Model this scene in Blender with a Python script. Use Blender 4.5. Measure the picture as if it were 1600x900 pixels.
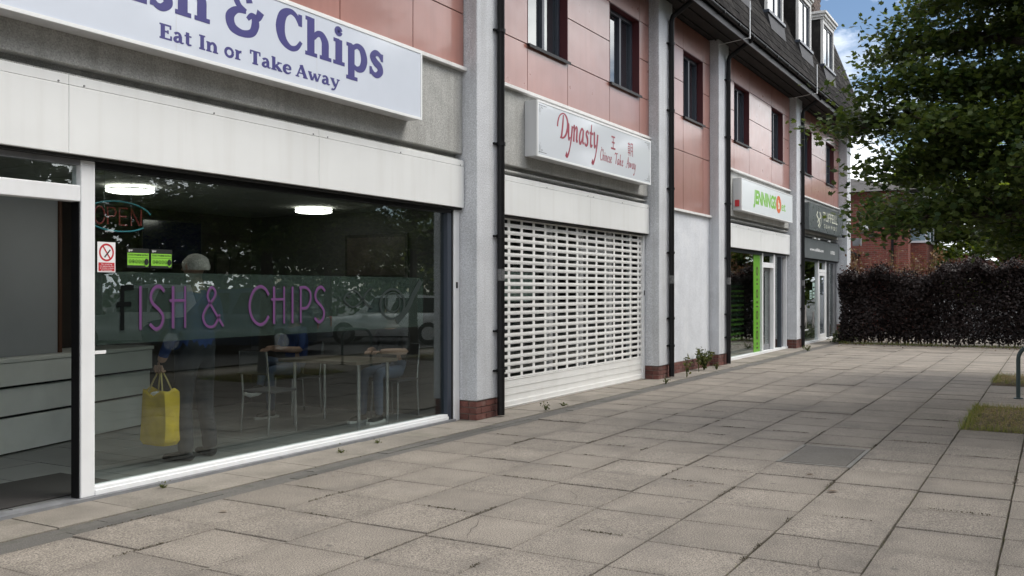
import bpy, bmesh, math, random
import numpy as np
from mathutils import Vector, Matrix, noise as mnoise
R = math.radians
random.seed(7); rng = np.random.default_rng(7)
for o in list(bpy.data.objects): bpy.data.objects.remove(o)
scene = bpy.context.scene
COL = scene.collection

# ------------------------------------------------------------------ camera
YAW, PITCH, CAMH = 0.518, 0.002, 1.51
cd = bpy.data.cameras.new('camera'); cam = bpy.data.objects.new('camera', cd); COL.objects.link(cam)
cam.location = (0, 0, CAMH); cam.rotation_euler = (math.pi/2 + PITCH, 0, YAW - math.pi/2)
cd.sensor_width = 36; cd.lens = 36*1490/1600; cd.clip_start = .05; cd.clip_end = 2000
scene.camera = cam
# ------------------------------------------------------------------ world
SUN_EL, SUN_AZ = R(55), R(-56)         # azimuth measured from +x towards +y: beyond the pavement tree, veiled by cloud
w = bpy.data.worlds.new('World'); scene.world = w; w.use_nodes = True
nt = w.node_tree; nt.nodes.clear()
def wn(t, **k):
    n = nt.nodes.new(t)
    for a, b in k.items(): setattr(n, a, b)
    return n
sky = wn('ShaderNodeTexSky', sky_type='NISHITA', sun_disc=False, sun_elevation=SUN_EL, sun_rotation=math.pi/2 - SUN_AZ, air_density=1.0, dust_density=.6, ozone_density=1.5)
geo = wn('ShaderNodeTexCoord')
mp = wn('ShaderNodeMapping'); mp.inputs['Scale'].default_value = (1, 1, 2.0); mp.inputs['Location'].default_value = (2.1, 2.08, 1.97)
nt.links.new(geo.outputs['Generated'], mp.inputs['Vector'])
n1 = wn('ShaderNodeTexNoise'); n1.inputs['Scale'].default_value = 2.6; n1.inputs['Detail'].default_value = 9; n1.inputs['Roughness'].default_value = .58; n1.inputs['Distortion'].default_value = .25
nt.links.new(mp.outputs[0], n1.inputs['Vector'])
rp = wn('ShaderNodeValToRGB'); rp.color_ramp.elements[0].position = .44; rp.color_ramp.elements[1].position = .52
nt.links.new(n1.outputs['Fac'], rp.inputs[0])
n2 = wn('ShaderNodeTexNoise'); n2.inputs['Scale'].default_value = 5; n2.inputs['Detail'].default_value = 6
nt.links.new(mp.outputs[0], n2.inputs['Vector'])
rp2 = wn('ShaderNodeValToRGB'); rp2.color_ramp.elements[0].position = .35; rp2.color_ramp.elements[0].color = (.36, .38, .42, 1); rp2.color_ramp.elements[1].position = .65; rp2.color_ramp.elements[1].color = (1, 1, 1, 1)
nt.links.new(n2.outputs['Fac'], rp2.inputs[0])
cb = wn('ShaderNodeMix', data_type='RGBA', blend_type='MULTIPLY'); cb.inputs[0].default_value = 1
nt.links.new(rp2.outputs[0], cb.inputs[6]); cb.inputs[7].default_value = (15, 14.9, 14.8, 1)
mx = wn('ShaderNodeMix', data_type='RGBA'); nt.links.new(rp.outputs[0], mx.inputs[0])
sk = wn('ShaderNodeVectorMath', operation='MULTIPLY'); sk.inputs[1].default_value = (.42, .45, .48); nt.links.new(sky.outputs[0], sk.inputs[0]); nt.links.new(sk.outputs[0], mx.inputs[6]); nt.links.new(cb.outputs[2], mx.inputs[7])
bg = wn('ShaderNodeBackground'); bg.inputs[1].default_value = .13
nt.links.new(mx.outputs[2], bg.inputs[0])
wo = wn('ShaderNodeOutputWorld'); nt.links.new(bg.outputs[0], wo.inputs[0])
# ------------------------------------------------------------------ sun
sd = bpy.data.lights.new('sun', 'SUN'); sd.energy = 1.5; sd.angle = R(32); sd.color = (1, .95, .87)
so = bpy.data.objects.new('sun', sd); COL.objects.link(so)
sv = Vector((math.cos(SUN_EL)*math.cos(SUN_AZ), math.cos(SUN_EL)*math.sin(SUN_AZ), math.sin(SUN_EL)))
so.rotation_euler = sv.to_track_quat('Z', 'Y').to_euler(); so.location = sv*60
# ------------------------------------------------------------------ exposure
vs = scene.view_settings; vs.view_transform = 'Standard'; vs.look = 'None'; vs.gamma = 1; vs.use_curve_mapping = False
vs.exposure = 0.9
scene.render.engine = 'CYCLES'
scene.cycles.transparent_max_bounces = 16; scene.cycles.max_bounces = 8

# ================================================================== helpers
def tag(o, label=None, cat=None, group=None, kind=None):
    if label: o['label'] = label
    if cat: o['category'] = cat
    if group: o['group'] = group
    if kind: o['kind'] = kind
    return o
def empty(name, loc=(0, 0, 0), rz=0):
    o = bpy.data.objects.new(name, None); COL.objects.link(o); o.location = loc; o.rotation_euler = (0, 0, rz); o.empty_display_size = .2
    return o
def link(name, me, parent=None, mat=None):
    o = bpy.data.objects.new(name, me); COL.objects.link(o)
    if parent: o.parent = parent
    if mat and not me.materials: me.materials.append(mat)
    return o
class MB:
    def __init__(s): s.v = []; s.f = []
    def add(s, vs, fs):
        n = len(s.v); s.v += [tuple(v) for v in vs]; s.f += [tuple(i+n for i in f) for f in fs]; return s
    def box(s, x0, x1, y0, y1, z0, z1):
        return s.add([(x0,y0,z0),(x1,y0,z0),(x1,y1,z0),(x0,y1,z0),(x0,y0,z1),(x1,y0,z1),(x1,y1,z1),(x0,y1,z1)],
                     [(0,3,2,1),(4,5,6,7),(0,1,5,4),(1,2,6,5),(2,3,7,6),(3,0,4,7)])
    def quad(s, a, b, c, d): return s.add([a, b, c, d], [(0, 1, 2, 3)])
    def tube(s, pts, r, n=10, caps=True):
        pts = [Vector(p) for p in pts]; rs = r if isinstance(r, (list, tuple)) else [r]*len(pts)
        vs = []; fs = []; up = None
        for i, p in enumerate(pts):
            t = (pts[min(i+1, len(pts)-1)] - pts[max(i-1, 0)]).normalized()
            if up is None:
                up = t.orthogonal().normalized()
            up = (up - t*up.dot(t)).normalized() if (up - t*up.dot(t)).length > 1e-6 else t.orthogonal().normalized()
            bi = t.cross(up)
            for k in range(n):
                a = 2*math.pi*k/n; vs.append(p + (up*math.cos(a) + bi*math.sin(a))*rs[i])
        for i in range(len(pts)-1):
            for k in range(n):
                k2 = (k+1) % n; fs.append((i*n+k, i*n+k2, (i+1)*n+k2, (i+1)*n+k))
        if caps: fs.append(tuple(range(n-1, -1, -1))); fs.append(tuple((len(pts)-1)*n+k for k in range(n)))
        return s.add(vs, fs)
    def mesh(s, name, smooth=False):
        me = bpy.data.meshes.new(name); me.from_pydata(s.v, [], s.f); me.update()
        if smooth: me.polygons.foreach_set('use_smooth', [True]*len(me.polygons))
        return me
    def build(s, name, mat, parent=None, bevel=0, smooth=False):
        me = s.mesh(name, smooth); o = link(name, me, parent, mat)
        if bevel:
            m = o.modifiers.new('bevel', 'BEVEL'); m.width = bevel; m.segments = 2; m.limit_method = 'ANGLE'
        if smooth:
            try: me.set_sharp_from_angle(angle=R(40))
            except Exception: pass
        return o
def box(name, mat, parent, x0, x1, y0, y1, z0, z1, bevel=0): return MB().box(x0, x1, y0, y1, z0, z1).build(name, mat, parent, bevel)

# ================================================================== materials
MATS = {}
def mat(name, col, rough=.6, metal=0, spec=.5, var=0, vscale=3, fine=0, fscale=120, streak=0, streak_col=None, bump=0, bscale=150, rnd=0, isl=0, coat=0, patch=None, rvar=0):
    """Principled material whose colour is broken up by world-space noise: large patches, fine grain, vertical weather streaks, per-object tone."""
    m = bpy.data.materials.new(name); m.use_nodes = True; t = m.node_tree; N = t.nodes; L = t.links
    b = N['Principled BSDF']; b.inputs['Roughness'].default_value = rough; b.inputs['Metallic'].default_value = metal
    b.inputs['Specular IOR Level'].default_value = spec; b.inputs['Coat Weight'].default_value = coat; b.inputs['Coat Roughness'].default_value = .06
    g = N.new('ShaderNodeNewGeometry')
    rgb = N.new('ShaderNodeRGB'); rgb.outputs[0].default_value = (*col, 1); cur = rgb.outputs[0]
    def noise(scale, detail=4, mapscale=None, r=.55):
        n = N.new('ShaderNodeTexNoise'); n.inputs['Scale'].default_value = scale; n.inputs['Detail'].default_value = detail; n.inputs['Roughness'].default_value = r
        if mapscale:
            mm = N.new('ShaderNodeMapping'); mm.inputs['Scale'].default_value = mapscale; L.new(g.outputs['Position'], mm.inputs[0]); L.new(mm.outputs[0], n.inputs['Vector'])
        else: L.new(g.outputs['Position'], n.inputs['Vector'])
        return n.outputs['Fac']
    def mul(cur, fac, lo, hi, a=.3, bb=.7):
        mr = N.new('ShaderNodeMapRange'); mr.inputs[1].default_value = a; mr.inputs[2].default_value = bb; mr.inputs[3].default_value = lo; mr.inputs[4].default_value = hi; L.new(fac, mr.inputs[0])
        mxn = N.new('ShaderNodeVectorMath'); mxn.operation = 'SCALE'; L.new(cur, mxn.inputs[0]); L.new(mr.outputs[0], mxn.inputs['Scale']); return mxn.outputs[0]
    def mixto(cur, fac, c2, amount, a=.5, bb=.7):
        mr = N.new('ShaderNodeMapRange'); mr.inputs[1].default_value = a; mr.inputs[2].default_value = bb; mr.inputs[3].default_value = 0; mr.inputs[4].default_value = amount; L.new(fac, mr.inputs[0])
        x = N.new('ShaderNodeMix'); x.data_type = 'RGBA'; L.new(mr.outputs[0], x.inputs[0]); L.new(cur, x.inputs[6]); x.inputs[7].default_value = (*c2, 1); return x.outputs[2]
    if var: cur = mul(cur, noise(vscale, 5), 1-var, 1+var)
    if fine: cur = mul(cur, noise(fscale, 3), 1-fine, 1+fine)
    if patch: cur = mixto(cur, noise(patch[1], 6, r=.65), patch[0], patch[2], *(patch[3:5] if len(patch) > 3 else (.52, .66)))
    if streak: cur = mixto(cur, noise(1, 5, (9, 9, .45)), streak_col or tuple(c*.35 for c in col), streak, .48, .72)
    if rnd:
        oi = N.new('ShaderNodeObjectInfo'); cur = mul(cur, oi.outputs['Random'], 1-rnd, 1+rnd, 0, 1)
    if isl: cur = mul(cur, g.outputs['Random Per Island'], 1-isl, 1+isl, 0, 1)
    L.new(cur, b.inputs['Base Color'])
    if rvar:
        mr = N.new('ShaderNodeMapRange'); mr.inputs[1].default_value = .3; mr.inputs[2].default_value = .7; mr.inputs[3].default_value = max(.02, rough-rvar); mr.inputs[4].default_value = rough+rvar; L.new(noise(4, 6), mr.inputs[0]); L.new(mr.outputs[0], b.inputs['Roughness'])
    if bump:
        bp = N.new('ShaderNodeBump'); bp.inputs['Strength'].default_value = bump; bp.inputs['Distance'].default_value = .01; L.new(noise(bscale, 4), bp.inputs['Height']); L.new(bp.outputs[0], b.inputs['Normal'])
    MATS[name] = m; return m
def glassmat(name, tint=(1, 1, 1), f0=.05, body=0.0, body_col=(.02, .02, .02), rough=0.0):
    """thin pane: see-through, mirror-like at the angles where glass mirrors"""
    m = bpy.data.materials.new(name); m.use_nodes = True; t = m.node_tree; N = t.nodes; L = t.links; N.clear()
    out = N.new('ShaderNodeOutputMaterial'); tr = N.new('ShaderNodeBsdfTransparent'); tr.inputs[0].default_value = (*tint, 1)
    gl = N.new('ShaderNodeBsdfGlossy'); gl.inputs['Roughness'].default_value = rough; gl.inputs[0].default_value = (.97, 1, .99, 1)
    lw = N.new('ShaderNodeLayerWeight'); lw.inputs[0].default_value = .5
    pw = N.new('ShaderNodeMath'); pw.operation = 'POWER'; pw.inputs[1].default_value = 4.2; L.new(lw.outputs['Facing'], pw.inputs[0])
    fr = N.new('ShaderNodeMath'); fr.operation = 'MULTIPLY_ADD'; fr.inputs[1].default_value = 1-f0; fr.inputs[2].default_value = f0; L.new(pw.outputs[0], fr.inputs[0])
    base = tr.outputs[0]
    if body:
        df = N.new('ShaderNodeBsdfDiffuse'); df.inputs[0].default_value = (*body_col, 1); mm = N.new('ShaderNodeMixShader'); mm.inputs[0].default_value = body; L.new(tr.outputs[0], mm.inputs[1]); L.new(df.outputs[0], mm.inputs[2]); base = mm.outputs[0]
    ms = N.new('ShaderNodeMixShader'); L.new(fr.outputs[0], ms.inputs[0]); L.new(base, ms.inputs[1]); L.new(gl.outputs[0], ms.inputs[2]); L.new(ms.outputs[0], out.inputs[0])
    MATS[name] = m; return m
def leafmat(name, col, col2, trans=.35, rough=.45, hue=None):
    m = bpy.data.materials.new(name); m.use_nodes = True; t = m.node_tree; N = t.nodes; L = t.links; b = N['Principled BSDF']
    g = N.new('ShaderNodeNewGeometry'); x = N.new('ShaderNodeMix'); x.data_type = 'RGBA'; L.new(g.outputs['Random Per Island'], x.inputs[0]); x.inputs[6].default_value = (*col, 1); x.inputs[7].default_value = (*col2, 1)
    L.new(x.outputs[2], b.inputs['Base Color']); b.inputs['Roughness'].default_value = rough; b.inputs['Specular IOR Level'].default_value = .3
    tl = N.new('ShaderNodeBsdfTranslucent'); hs = N.new('ShaderNodeHueSaturation'); hs.inputs['Saturation'].default_value = 1.15; hs.inputs['Value'].default_value = 1.7; hs.inputs['Hue'].default_value = .485; L.new(x.outputs[2], hs.inputs['Color']); L.new(hs.outputs[0], tl.inputs[0])
    ms = N.new('ShaderNodeMixShader'); ms.inputs[0].default_value = trans; out = N['Material Output']; L.new(b.outputs[0], ms.inputs[1]); L.new(tl.outputs[0], ms.inputs[2]); L.new(ms.outputs[0], out.inputs[0])
    MATS[name] = m; return m
def emis(name, col, strength):
    m = bpy.data.materials.new(name); m.use_nodes = True; b = m.node_tree.nodes['Principled BSDF']; b.inputs['Base Color'].default_value = (*col, 1); b.inputs['Emission Color'].default_value = (*col, 1); b.inputs['Emission Strength'].default_value = strength
    MATS[name] = m; return m

M_slab = mat('slab', (.240, .211, .177), .85, var=.13, vscale=2.2, fine=.75, fscale=120, rnd=.09, isl=.1, bump=.35, bscale=260, patch=((.14, .125, .11), 1.6, .42, .5, .68))
def gum(m_):
    t = m_.node_tree; N = t.nodes; L = t.links; b = N['Principled BSDF']; src = b.inputs['Base Color'].links[0].from_socket
    g_ = N.new('ShaderNodeNewGeometry'); vo = N.new('ShaderNodeTexVoronoi'); vo.inputs['Scale'].default_value = 3.2; vo.inputs['Randomness'].default_value = 1; L.new(g_.outputs['Position'], vo.inputs['Vector'])
    mr = N.new('ShaderNodeMapRange'); mr.inputs[1].default_value = .05; mr.inputs[2].default_value = .09; mr.inputs[3].default_value = .62; mr.inputs[4].default_value = 0; L.new(vo.outputs['Distance'], mr.inputs[0])
    se = N.new('ShaderNodeSeparateColor'); L.new(vo.outputs['Color'], se.inputs[0]); gt = N.new('ShaderNodeMath'); gt.operation = 'GREATER_THAN'; gt.inputs[1].default_value = .6; L.new(se.outputs[0], gt.inputs[0])
    mu = N.new('ShaderNodeMath'); mu.operation = 'MULTIPLY'; L.new(mr.outputs[0], mu.inputs[0]); L.new(gt.outputs[0], mu.inputs[1])
    x = N.new('ShaderNodeMix'); x.data_type = 'RGBA'; L.new(mu.outputs[0], x.inputs[0]); L.new(src, x.inputs[6]); x.inputs[7].default_value = (.09, .082, .075, 1); L.new(x.outputs[2], b.inputs['Base Color'])
gum(M_slab)
# weathering: dirt gathers along the slab edges (in each slab's own space)
_t = M_slab.node_tree; _N = _t.nodes; _L = _t.links; _b = _N['Principled BSDF']; _src = _b.inputs['Base Color'].links[0].from_socket
_tc = _N.new('ShaderNodeTexCoord'); _ab = _N.new('ShaderNodeVectorMath'); _ab.operation = 'ABSOLUTE'; _L.new(_tc.outputs['Object'], _ab.inputs[0])
_sp = _N.new('ShaderNodeSeparateXYZ'); _L.new(_ab.outputs[0], _sp.inputs[0]); _mx = _N.new('ShaderNodeMath'); _mx.operation = 'MAXIMUM'; _L.new(_sp.outputs[0], _mx.inputs[0]); _L.new(_sp.outputs[1], _mx.inputs[1])
_ns = _N.new('ShaderNodeTexNoise'); _ns.inputs['Scale'].default_value = 6; _ns.inputs['Detail'].default_value = 5; _g = _N.new('ShaderNodeNewGeometry'); _L.new(_g.outputs['Position'], _ns.inputs['Vector'])
_ad = _N.new('ShaderNodeMath'); _ad.operation = 'MULTIPLY_ADD'; _ad.inputs[1].default_value = .22; _L.new(_ns.outputs['Fac'], _ad.inputs[0]); _L.new(_mx.outputs[0], _ad.inputs[2])
_mr = _N.new('ShaderNodeMapRange'); _mr.inputs[1].default_value = .30; _mr.inputs[2].default_value = .43; _mr.inputs[3].default_value = 1.03; _mr.inputs[4].default_value = .86; _L.new(_ad.outputs[0], _mr.inputs[0])
_sc = _N.new('ShaderNodeVectorMath'); _sc.operation = 'SCALE'; _L.new(_src, _sc.inputs[0]); _L.new(_mr.outputs[0], _sc.inputs['Scale']); _L.new(_sc.outputs[0], _b.inputs['Base Color'])
M_slabfar = mat('slab_far', (.230, .202, .170), .85, var=.14, vscale=2.2, fine=.25, fscale=110, isl=.15, bump=.3, bscale=200, patch=((.13, .118, .105), 1.6, .6, .5, .68))
M_joint = mat('joint_dirt', (.085, .072, .052), .95, var=.4, vscale=6, fine=.4, patch=((.07, .085, .025), 3.5, .8, .5, .62), bump=.5)
M_channel = mat('channel', (.115, .108, .098), .85, var=.2, fine=.35, rnd=.14, bump=.4, patch=((.06, .06, .045), 3, .7))
M_apron = mat('apron', (.235, .21, .178), .85, var=.15, fine=.3, rnd=.14, bump=.35, patch=((.15, .14, .11), 2.5, .6))
M_asphalt = mat('asphalt', (.055, .054, .053), .9, var=.25, fine=.4, bump=.5)
M_render = mat('painted_render', (.60, .615, .64), .8, var=.08, vscale=3, fine=.26, fscale=70, bump=.9, bscale=80, streak=.4, streak_col=(.36, .36, .35))
M_wallrender = mat('wall_render', (.66, .68, .715), .75, var=.08, vscale=2, fine=.12, fscale=60, bump=.5, bscale=60, streak=.3, streak_col=(.55, .56, .58), patch=((.74, .755, .78), 2.2, .7))
M_beam = mat('concrete_beam', (.43, .43, .41), .85, var=.12, vscale=2.5, fine=.3, fscale=95, bump=.7, bscale=100, streak=.45, streak_col=(.25, .24, .22))
M_white = mat('white_coated_metal', (.79, .80, .79), .38, var=.04, vscale=1.1, streak=.17, streak_col=(.56, .54, .50), rvar=.06)
M_whiteframe = mat('white_frame', (.80, .81, .82), .4, var=.04, streak=.12, streak_col=(.45, .42, .36))
M_shutter = mat('shutter_white', (.83, .83, .81), .42, var=.04, streak=.12, streak_col=(.6, .57, .5))
M_darkgap = mat('dark_gap', (.02, .02, .02), .8)
M_panel = mat('cladding', (.36, .168, .137), .32, spec=.8, coat=.32, var=.10, vscale=1.2, streak=.22, streak_col=(.22, .095, .078), rnd=.06, rvar=.05, patch=((.29, .13, .105), .55, .4, .45, .7))
M_flash = mat('flashing', (.78, .77, .75), .45, streak=.2)
M_black = mat('black_plastic', (.008, .008, .009), .45, spec=.3, var=.2)
M_soffit = mat('soffit_board', (.018, .016, .015), .8, var=.3, streak=.2)
M_slate = mat('roof_slate', (.027, .025, .024), .95, spec=.06, var=.25, vscale=4, fine=.45, fscale=60, rnd=.4, isl=.4, bump=.6, bscale=60, patch=((.055, .053, .046), 5, .6))
M_lead = mat('lead', (.20, .205, .215), .6, var=.2, vscale=5, streak=.3)
M_dorm = mat('dormer_trim', (.62, .61, .58), .5, var=.08, streak=.35, streak_col=(.25, .24, .22))
M_brick = mat('plinth_brick', (.155, .060, .048), .85, var=.2, vscale=9, fine=.3, rnd=.25, isl=.2, bump=.4, patch=((.22, .16, .14), 7, .5))
M_mortar = mat('mortar', (.17, .145, .125), .9, var=.2, fine=.3)
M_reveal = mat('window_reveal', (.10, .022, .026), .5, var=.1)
M_wframe = mat('window_frame_dark', (.045, .055, .075), .35)
M_wpane = glassmat('upper_window_glass', (.5, .55, .6), .16, body=.8, body_col=(.03, .035, .045))
M_glass = glassmat('shop_glass', (.88, .92, .91), .075)
M_film = glassmat('frosted_film', (.72, .76, .74), .01, body=.24, body_col=(.17, .21, .19))
M_sign1 = mat('sign_face_pale', (.70, .75, .84), .12, spec=.6, coat=.5, var=.02)
M_sign2 = mat('sign_face_white', (.74, .78, .83), .10, spec=.7, coat=.6)
M_sign3 = mat('sign_face_bet', (.80, .85, .88), .2, spec=.5)
M_sign4 = mat('sign_face_grey', (.10, .115, .12), .3, spec=.5, rvar=.08)
M_signbox = mat('sign_box_metal', (.62, .63, .64), .4, streak=.2)
M_signtrim = mat('sign_trim', (.84, .85, .85), .3)
M_purple = mat('purple_vinyl', (.08, .075, .235), .3)
M_redv = mat('red_vinyl', (.30, .018, .045), .3)
M_green = mat('green_vinyl', (.20, .52, .04), .4)
M_orange = mat('orange_vinyl', (.72, .14, .03), .4)
M_cream = mat('cream_letter', (.75, .76, .62), .4)
M_whitep = mat('white_print', (.82, .82, .82), .5)
M_blackp = mat('black_print', (.012, .014, .013), .5)
M_deco = mat('mauve_vinyl', (.13, .05, .15), .6, spec=.2)
M_decodark = mat('dark_vinyl', (.02, .03, .028), .5)
M_redp = mat('red_print', (.50, .02, .03), .45)
M_hyg = mat('bright_green_print', (.23, .55, .05), .45)
M_tile = mat('floor_tile', (.17, .175, .175), .35, var=.08, rnd=.06)
M_grout = mat('grout', (.10, .10, .10), .8)
M_inwall = mat('inner_wall', (.045, .038, .033), .75, var=.1)
M_inside = mat('inner_side_wall', (.06, .06, .058), .7, var=.08)
M_ceil = mat('ceiling_tile', (.22, .22, .21), .8, var=.05, rnd=.05)
M_grid = mat('ceiling_grid', (.12, .12, .12), .5)
M_steel = mat('counter_panel', (.78, .82, .79), .4, var=.05, patch=((.68, .72, .70), 2, .5))
M_screen = mat('grey_screen', (.38, .41, .44), .45, var=.03)
M_wood = mat('dark_wood', (.10, .045, .025), .5, var=.2)
M_lamp = emis('lamp_diffuser', (1, .97, .86), 4.5)
M_lampring = mat('lamp_ring', (.7, .7, .68), .3)
M_tvscreen = mat('tv_screen', (.012, .013, .045), .12)
M_tvbody = mat('tv_body', (.01, .01, .012), .4)
M_picframe = mat('picture_frame', (.015, .013, .012), .5)
M_pic = mat('picture_print', (.055, .045, .04), .4, var=.4, vscale=7)
M_neonr = mat('neon_red_tube', (.27, .045, .045), .25)
M_neonb = mat('neon_blue_tube', (.06, .30, .36), .25)
M_mat = mat('door_mat', (.03, .028, .027), .95, fine=.4)
M_tabletop = mat('table_top', (.12, .095, .07), .4)
M_chrome = mat('steel_tube', (.55, .56, .57), .25, metal=.9)
M_seat = mat('chair_seat', (.06, .06, .065), .5)
M_bag = mat('yellow_bag', (.66, .46, .015), .5, var=.15, vscale=9, bump=.35, bscale=18)
M_bagh = mat('bag_handle', (.52, .42, .16), .6)
M_skin = mat('skin', (.38, .23, .17), .55)
M_navy = mat('navy_jumper', (.02, .045, .16), .85, var=.2, vscale=12)
M_trouser = mat('grey_trousers', (.026, .028, .036), .85, var=.2, vscale=10)
M_shoe = mat('black_shoe', (.014, .013, .013), .5)
M_hairg = mat('grey_hair', (.46, .42, .38), .85, fine=.4, fscale=160, var=.2, vscale=30)
M_jean = mat('denim', (.07, .10, .16), .9, var=.15, vscale=14)
M_darktop = mat('dark_top', (.03, .03, .033), .9)
M_sole = mat('white_sole', (.75, .75, .73), .6)
M_hairb = mat('brown_hair', (.05, .03, .02), .7)
M_greenstrip = mat('lime_vinyl', (.13, .36, .025), .45)
M_galv = mat('rail_paint', (.05, .085, .09), .4, var=.15)
M_cover = mat('cover_plate', (.125, .115, .10), .8, fine=.5, fscale=160, bump=.4, rvar=.1)
M_coverrim = mat('cover_rim', (.20, .19, .17), .6, metal=.4, var=.2)
M_soil = mat('pit_soil', (.10, .075, .045), .95, var=.3, vscale=12, fine=.4, bump=.8, bscale=40)
M_grass = leafmat('grass', (.10, .16, .03), (.30, .29, .09), .3, .7)
M_drygrass = leafmat('dry_grass', (.28, .22, .11), (.38, .32, .17), .2, .8)
M_weed = leafmat('weed_leaf', (.03, .05, .015), (.12, .13, .03), .25, .6)
M_leaf = leafmat('tree_leaf', (.022, .048, .014), (.10, .135, .035), .40, .5)
M_leaf2 = leafmat('far_leaf', (.05, .085, .02), (.15, .20, .04), .4, .55)
M_leaf3 = leafmat('opposite_leaf', (.03, .055, .02), (.055, .085, .028), .3, .55)
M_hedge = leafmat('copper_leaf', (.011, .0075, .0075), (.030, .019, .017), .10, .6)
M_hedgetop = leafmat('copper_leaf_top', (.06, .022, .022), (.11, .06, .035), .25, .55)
M_ivy = leafmat('ivy_leaf', (.03, .055, .018), (.09, .10, .035), .25, .5)
M_bark = mat('bark', (.055, .042, .032), .95, var=.3, vscale=8, bump=.9, bscale=25)
M_twig = mat('twig', (.045, .028, .022), .95)
M_dead = mat('dead_stalk', (.30, .22, .13), .95)
M_houseframe = mat('house_window_frame', (.75, .77, .80), .4)
M_bluepane = mat('house_pane', (.25, .36, .42), .1, spec=.8)
M_rooftile = mat('house_roof', (.045, .04, .038), .85, var=.2)
# brick house wall (bricks under 10 px there): brick texture
m = bpy.data.materials.new('house_brick'); m.use_nodes = True; N = m.node_tree.nodes; L = m.node_tree.links
b = N['Principled BSDF']; b.inputs['Roughness'].default_value = .9
tc = N.new('ShaderNodeTexCoord'); br = N.new('ShaderNodeTexBrick'); br.inputs['Scale'].default_value = 1; br.inputs['Brick Width'].default_value = .225; br.inputs['Row Height'].default_value = .075; br.inputs['Mortar Size'].default_value = .008
br.inputs['Color1'].default_value = (.23, .062, .042, 1); br.inputs['Color2'].default_value = (.15, .045, .036, 1); br.inputs['Mortar'].default_value = (.20, .13, .11, 1); br.inputs['Bias'].default_value = -.1
L.new(tc.outputs['UV'], br.inputs['Vector']); L.new(br.outputs['Color'], b.inputs['Base Color'])
bp = N.new('ShaderNodeBump'); bp.inputs['Strength'].default_value = .5; bp.inputs['Distance'].default_value = .01; bp.invert = True; L.new(br.outputs['Fac'], bp.inputs['Height']); L.new(bp.outputs[0], b.inputs['Normal'])
M_housebrick = m

# ================================================================== lettering
def cr(pts, n=7):
    P = [Vector((p[0], p[1])) for p in pts]
    if len(P) < 3: return P
    out = []
    for i in range(len(P)-1):
        p0 = P[max(i-1, 0)]; p1 = P[i]; p2 = P[i+1]; p3 = P[min(i+2, len(P)-1)]
        for k in range(n):
            t = k/n; out.append(.5*((2*p1) + (p2-p0)*t + (2*p0-5*p1+4*p2-p3)*t*t + (3*p1-p0-3*p2+p3)*t**3))
    return out + [P[-1]]
def interp(ws, m):
    if not isinstance(ws, (list, tuple)): return [ws]*m
    return list(np.interp(np.linspace(0, len(ws)-1, m), range(len(ws)), ws))
def stroke_polys(strokes):
    """each stroke (points, width or widths) -> list of quad strips in 2D"""
    res = []
    for pts, ws in strokes:
        p = cr(pts); W = interp(ws, len(p)); l = []; r = []
        for i, q in enumerate(p):
            t = (p[min(i+1, len(p)-1)] - p[max(i-1, 0)]); t = t.normalized() if t.length > 1e-9 else Vector((1, 0)); n = Vector((-t.y, t.x))
            l.append(q + n*W[i]/2); r.append(q - n*W[i]/2)
        res.append((l, r))
    return res
class Lettering:
    """flat vinyl shapes in a vertical plane facing -y; every stroke lies a hair in front of the last"""
    def __init__(s, y, step=.00025): s.mb = MB(); s.y = y; s.step = step
    def strip(s, l, r):
        s.y -= s.step; n = len(l); s.mb.add([(p[0], s.y, p[1]) for p in l] + [(p[0], s.y, p[1]) for p in r], [(i, i+1, n+i+1, n+i) for i in range(n-1)])
    def strokes(s, st, x0, z0, sx, sz, slant=0, fat=1.0):
        for l, r in stroke_polys([(p, [w*fat for w in ws] if isinstance(ws, (list, tuple)) else ws*fat) for p, ws in st]):
            f = lambda q: (x0 + (q.x + q.y*slant)*sx, z0 + q.y*sz)
            s.strip([f(q) for q in l], [f(q) for q in r])
    def word(s, txt, font, x0, x1, z0, cap, slant=0, fat=1.0):
        tot = sum(font[c][0] for c in txt); sx = (x1-x0)/tot; x = x0
        for c in txt:
            s.strokes(font[c][1], x, z0, sx, cap, slant, fat); x += font[c][0]*sx
    def poly(s, pts):
        s.y -= s.step; s.mb.add([(p[0], s.y, p[1]) for p in pts], [tuple(range(len(pts)))])
    def rect(s, x0, x1, z0, z1): s.poly([(x0, z0), (x1, z0), (x1, z1), (x0, z1)])
    def disc(s, x, z, rx, rz, n=28): s.poly([(x+rx*math.cos(2*math.pi*k/n), z+rz*math.sin(2*math.pi*k/n)) for k in range(n)])
    def ring(s, x, z, rx, rz, w, n=36):
        a = [2*math.pi*k/n for k in range(n+1)]
        s.strip([(x+rx*math.cos(t), z+rz*math.sin(t)) for t in a], [(x+(rx-w)*math.cos(t), z+(rz-w)*math.sin(t)) for t in a])
    def text(s, txt, x0, x1, z0, h, bold=0, shear=0):
        cu = bpy.data.curves.new('t', 'FONT'); cu.body = txt; cu.size = 1; cu.offset = bold; cu.shear = shear; cu.resolution_u = 3
        o = bpy.data.objects.new('t', cu); COL.objects.link(o); bpy.context.view_layer.update()
        me = bpy.data.meshes.new_from_object(o.evaluated_get(bpy.context.evaluated_depsgraph_get()))
        vs = [v.co.copy() for v in me.vertices]; fs = [tuple(p.vertices) for p in me.polygons]
        bpy.data.objects.remove(o); bpy.data.curves.remove(cu); bpy.data.meshes.remove(me)
        if not vs: return
        xa = min(v.x for v in vs); xb = max(v.x for v in vs); k = (x1-x0)/(xb-xa); s.y -= s.step
        s.mb.add([(x0+(v.x-xa)*k, s.y, z0+v.y*h/.69) for v in vs], fs)
    def build(s, name, m, parent): return s.mb.build(name, m, parent)
def V(x, y0, y1, w): return ([(x, y0), (x, y1)], w)
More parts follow.
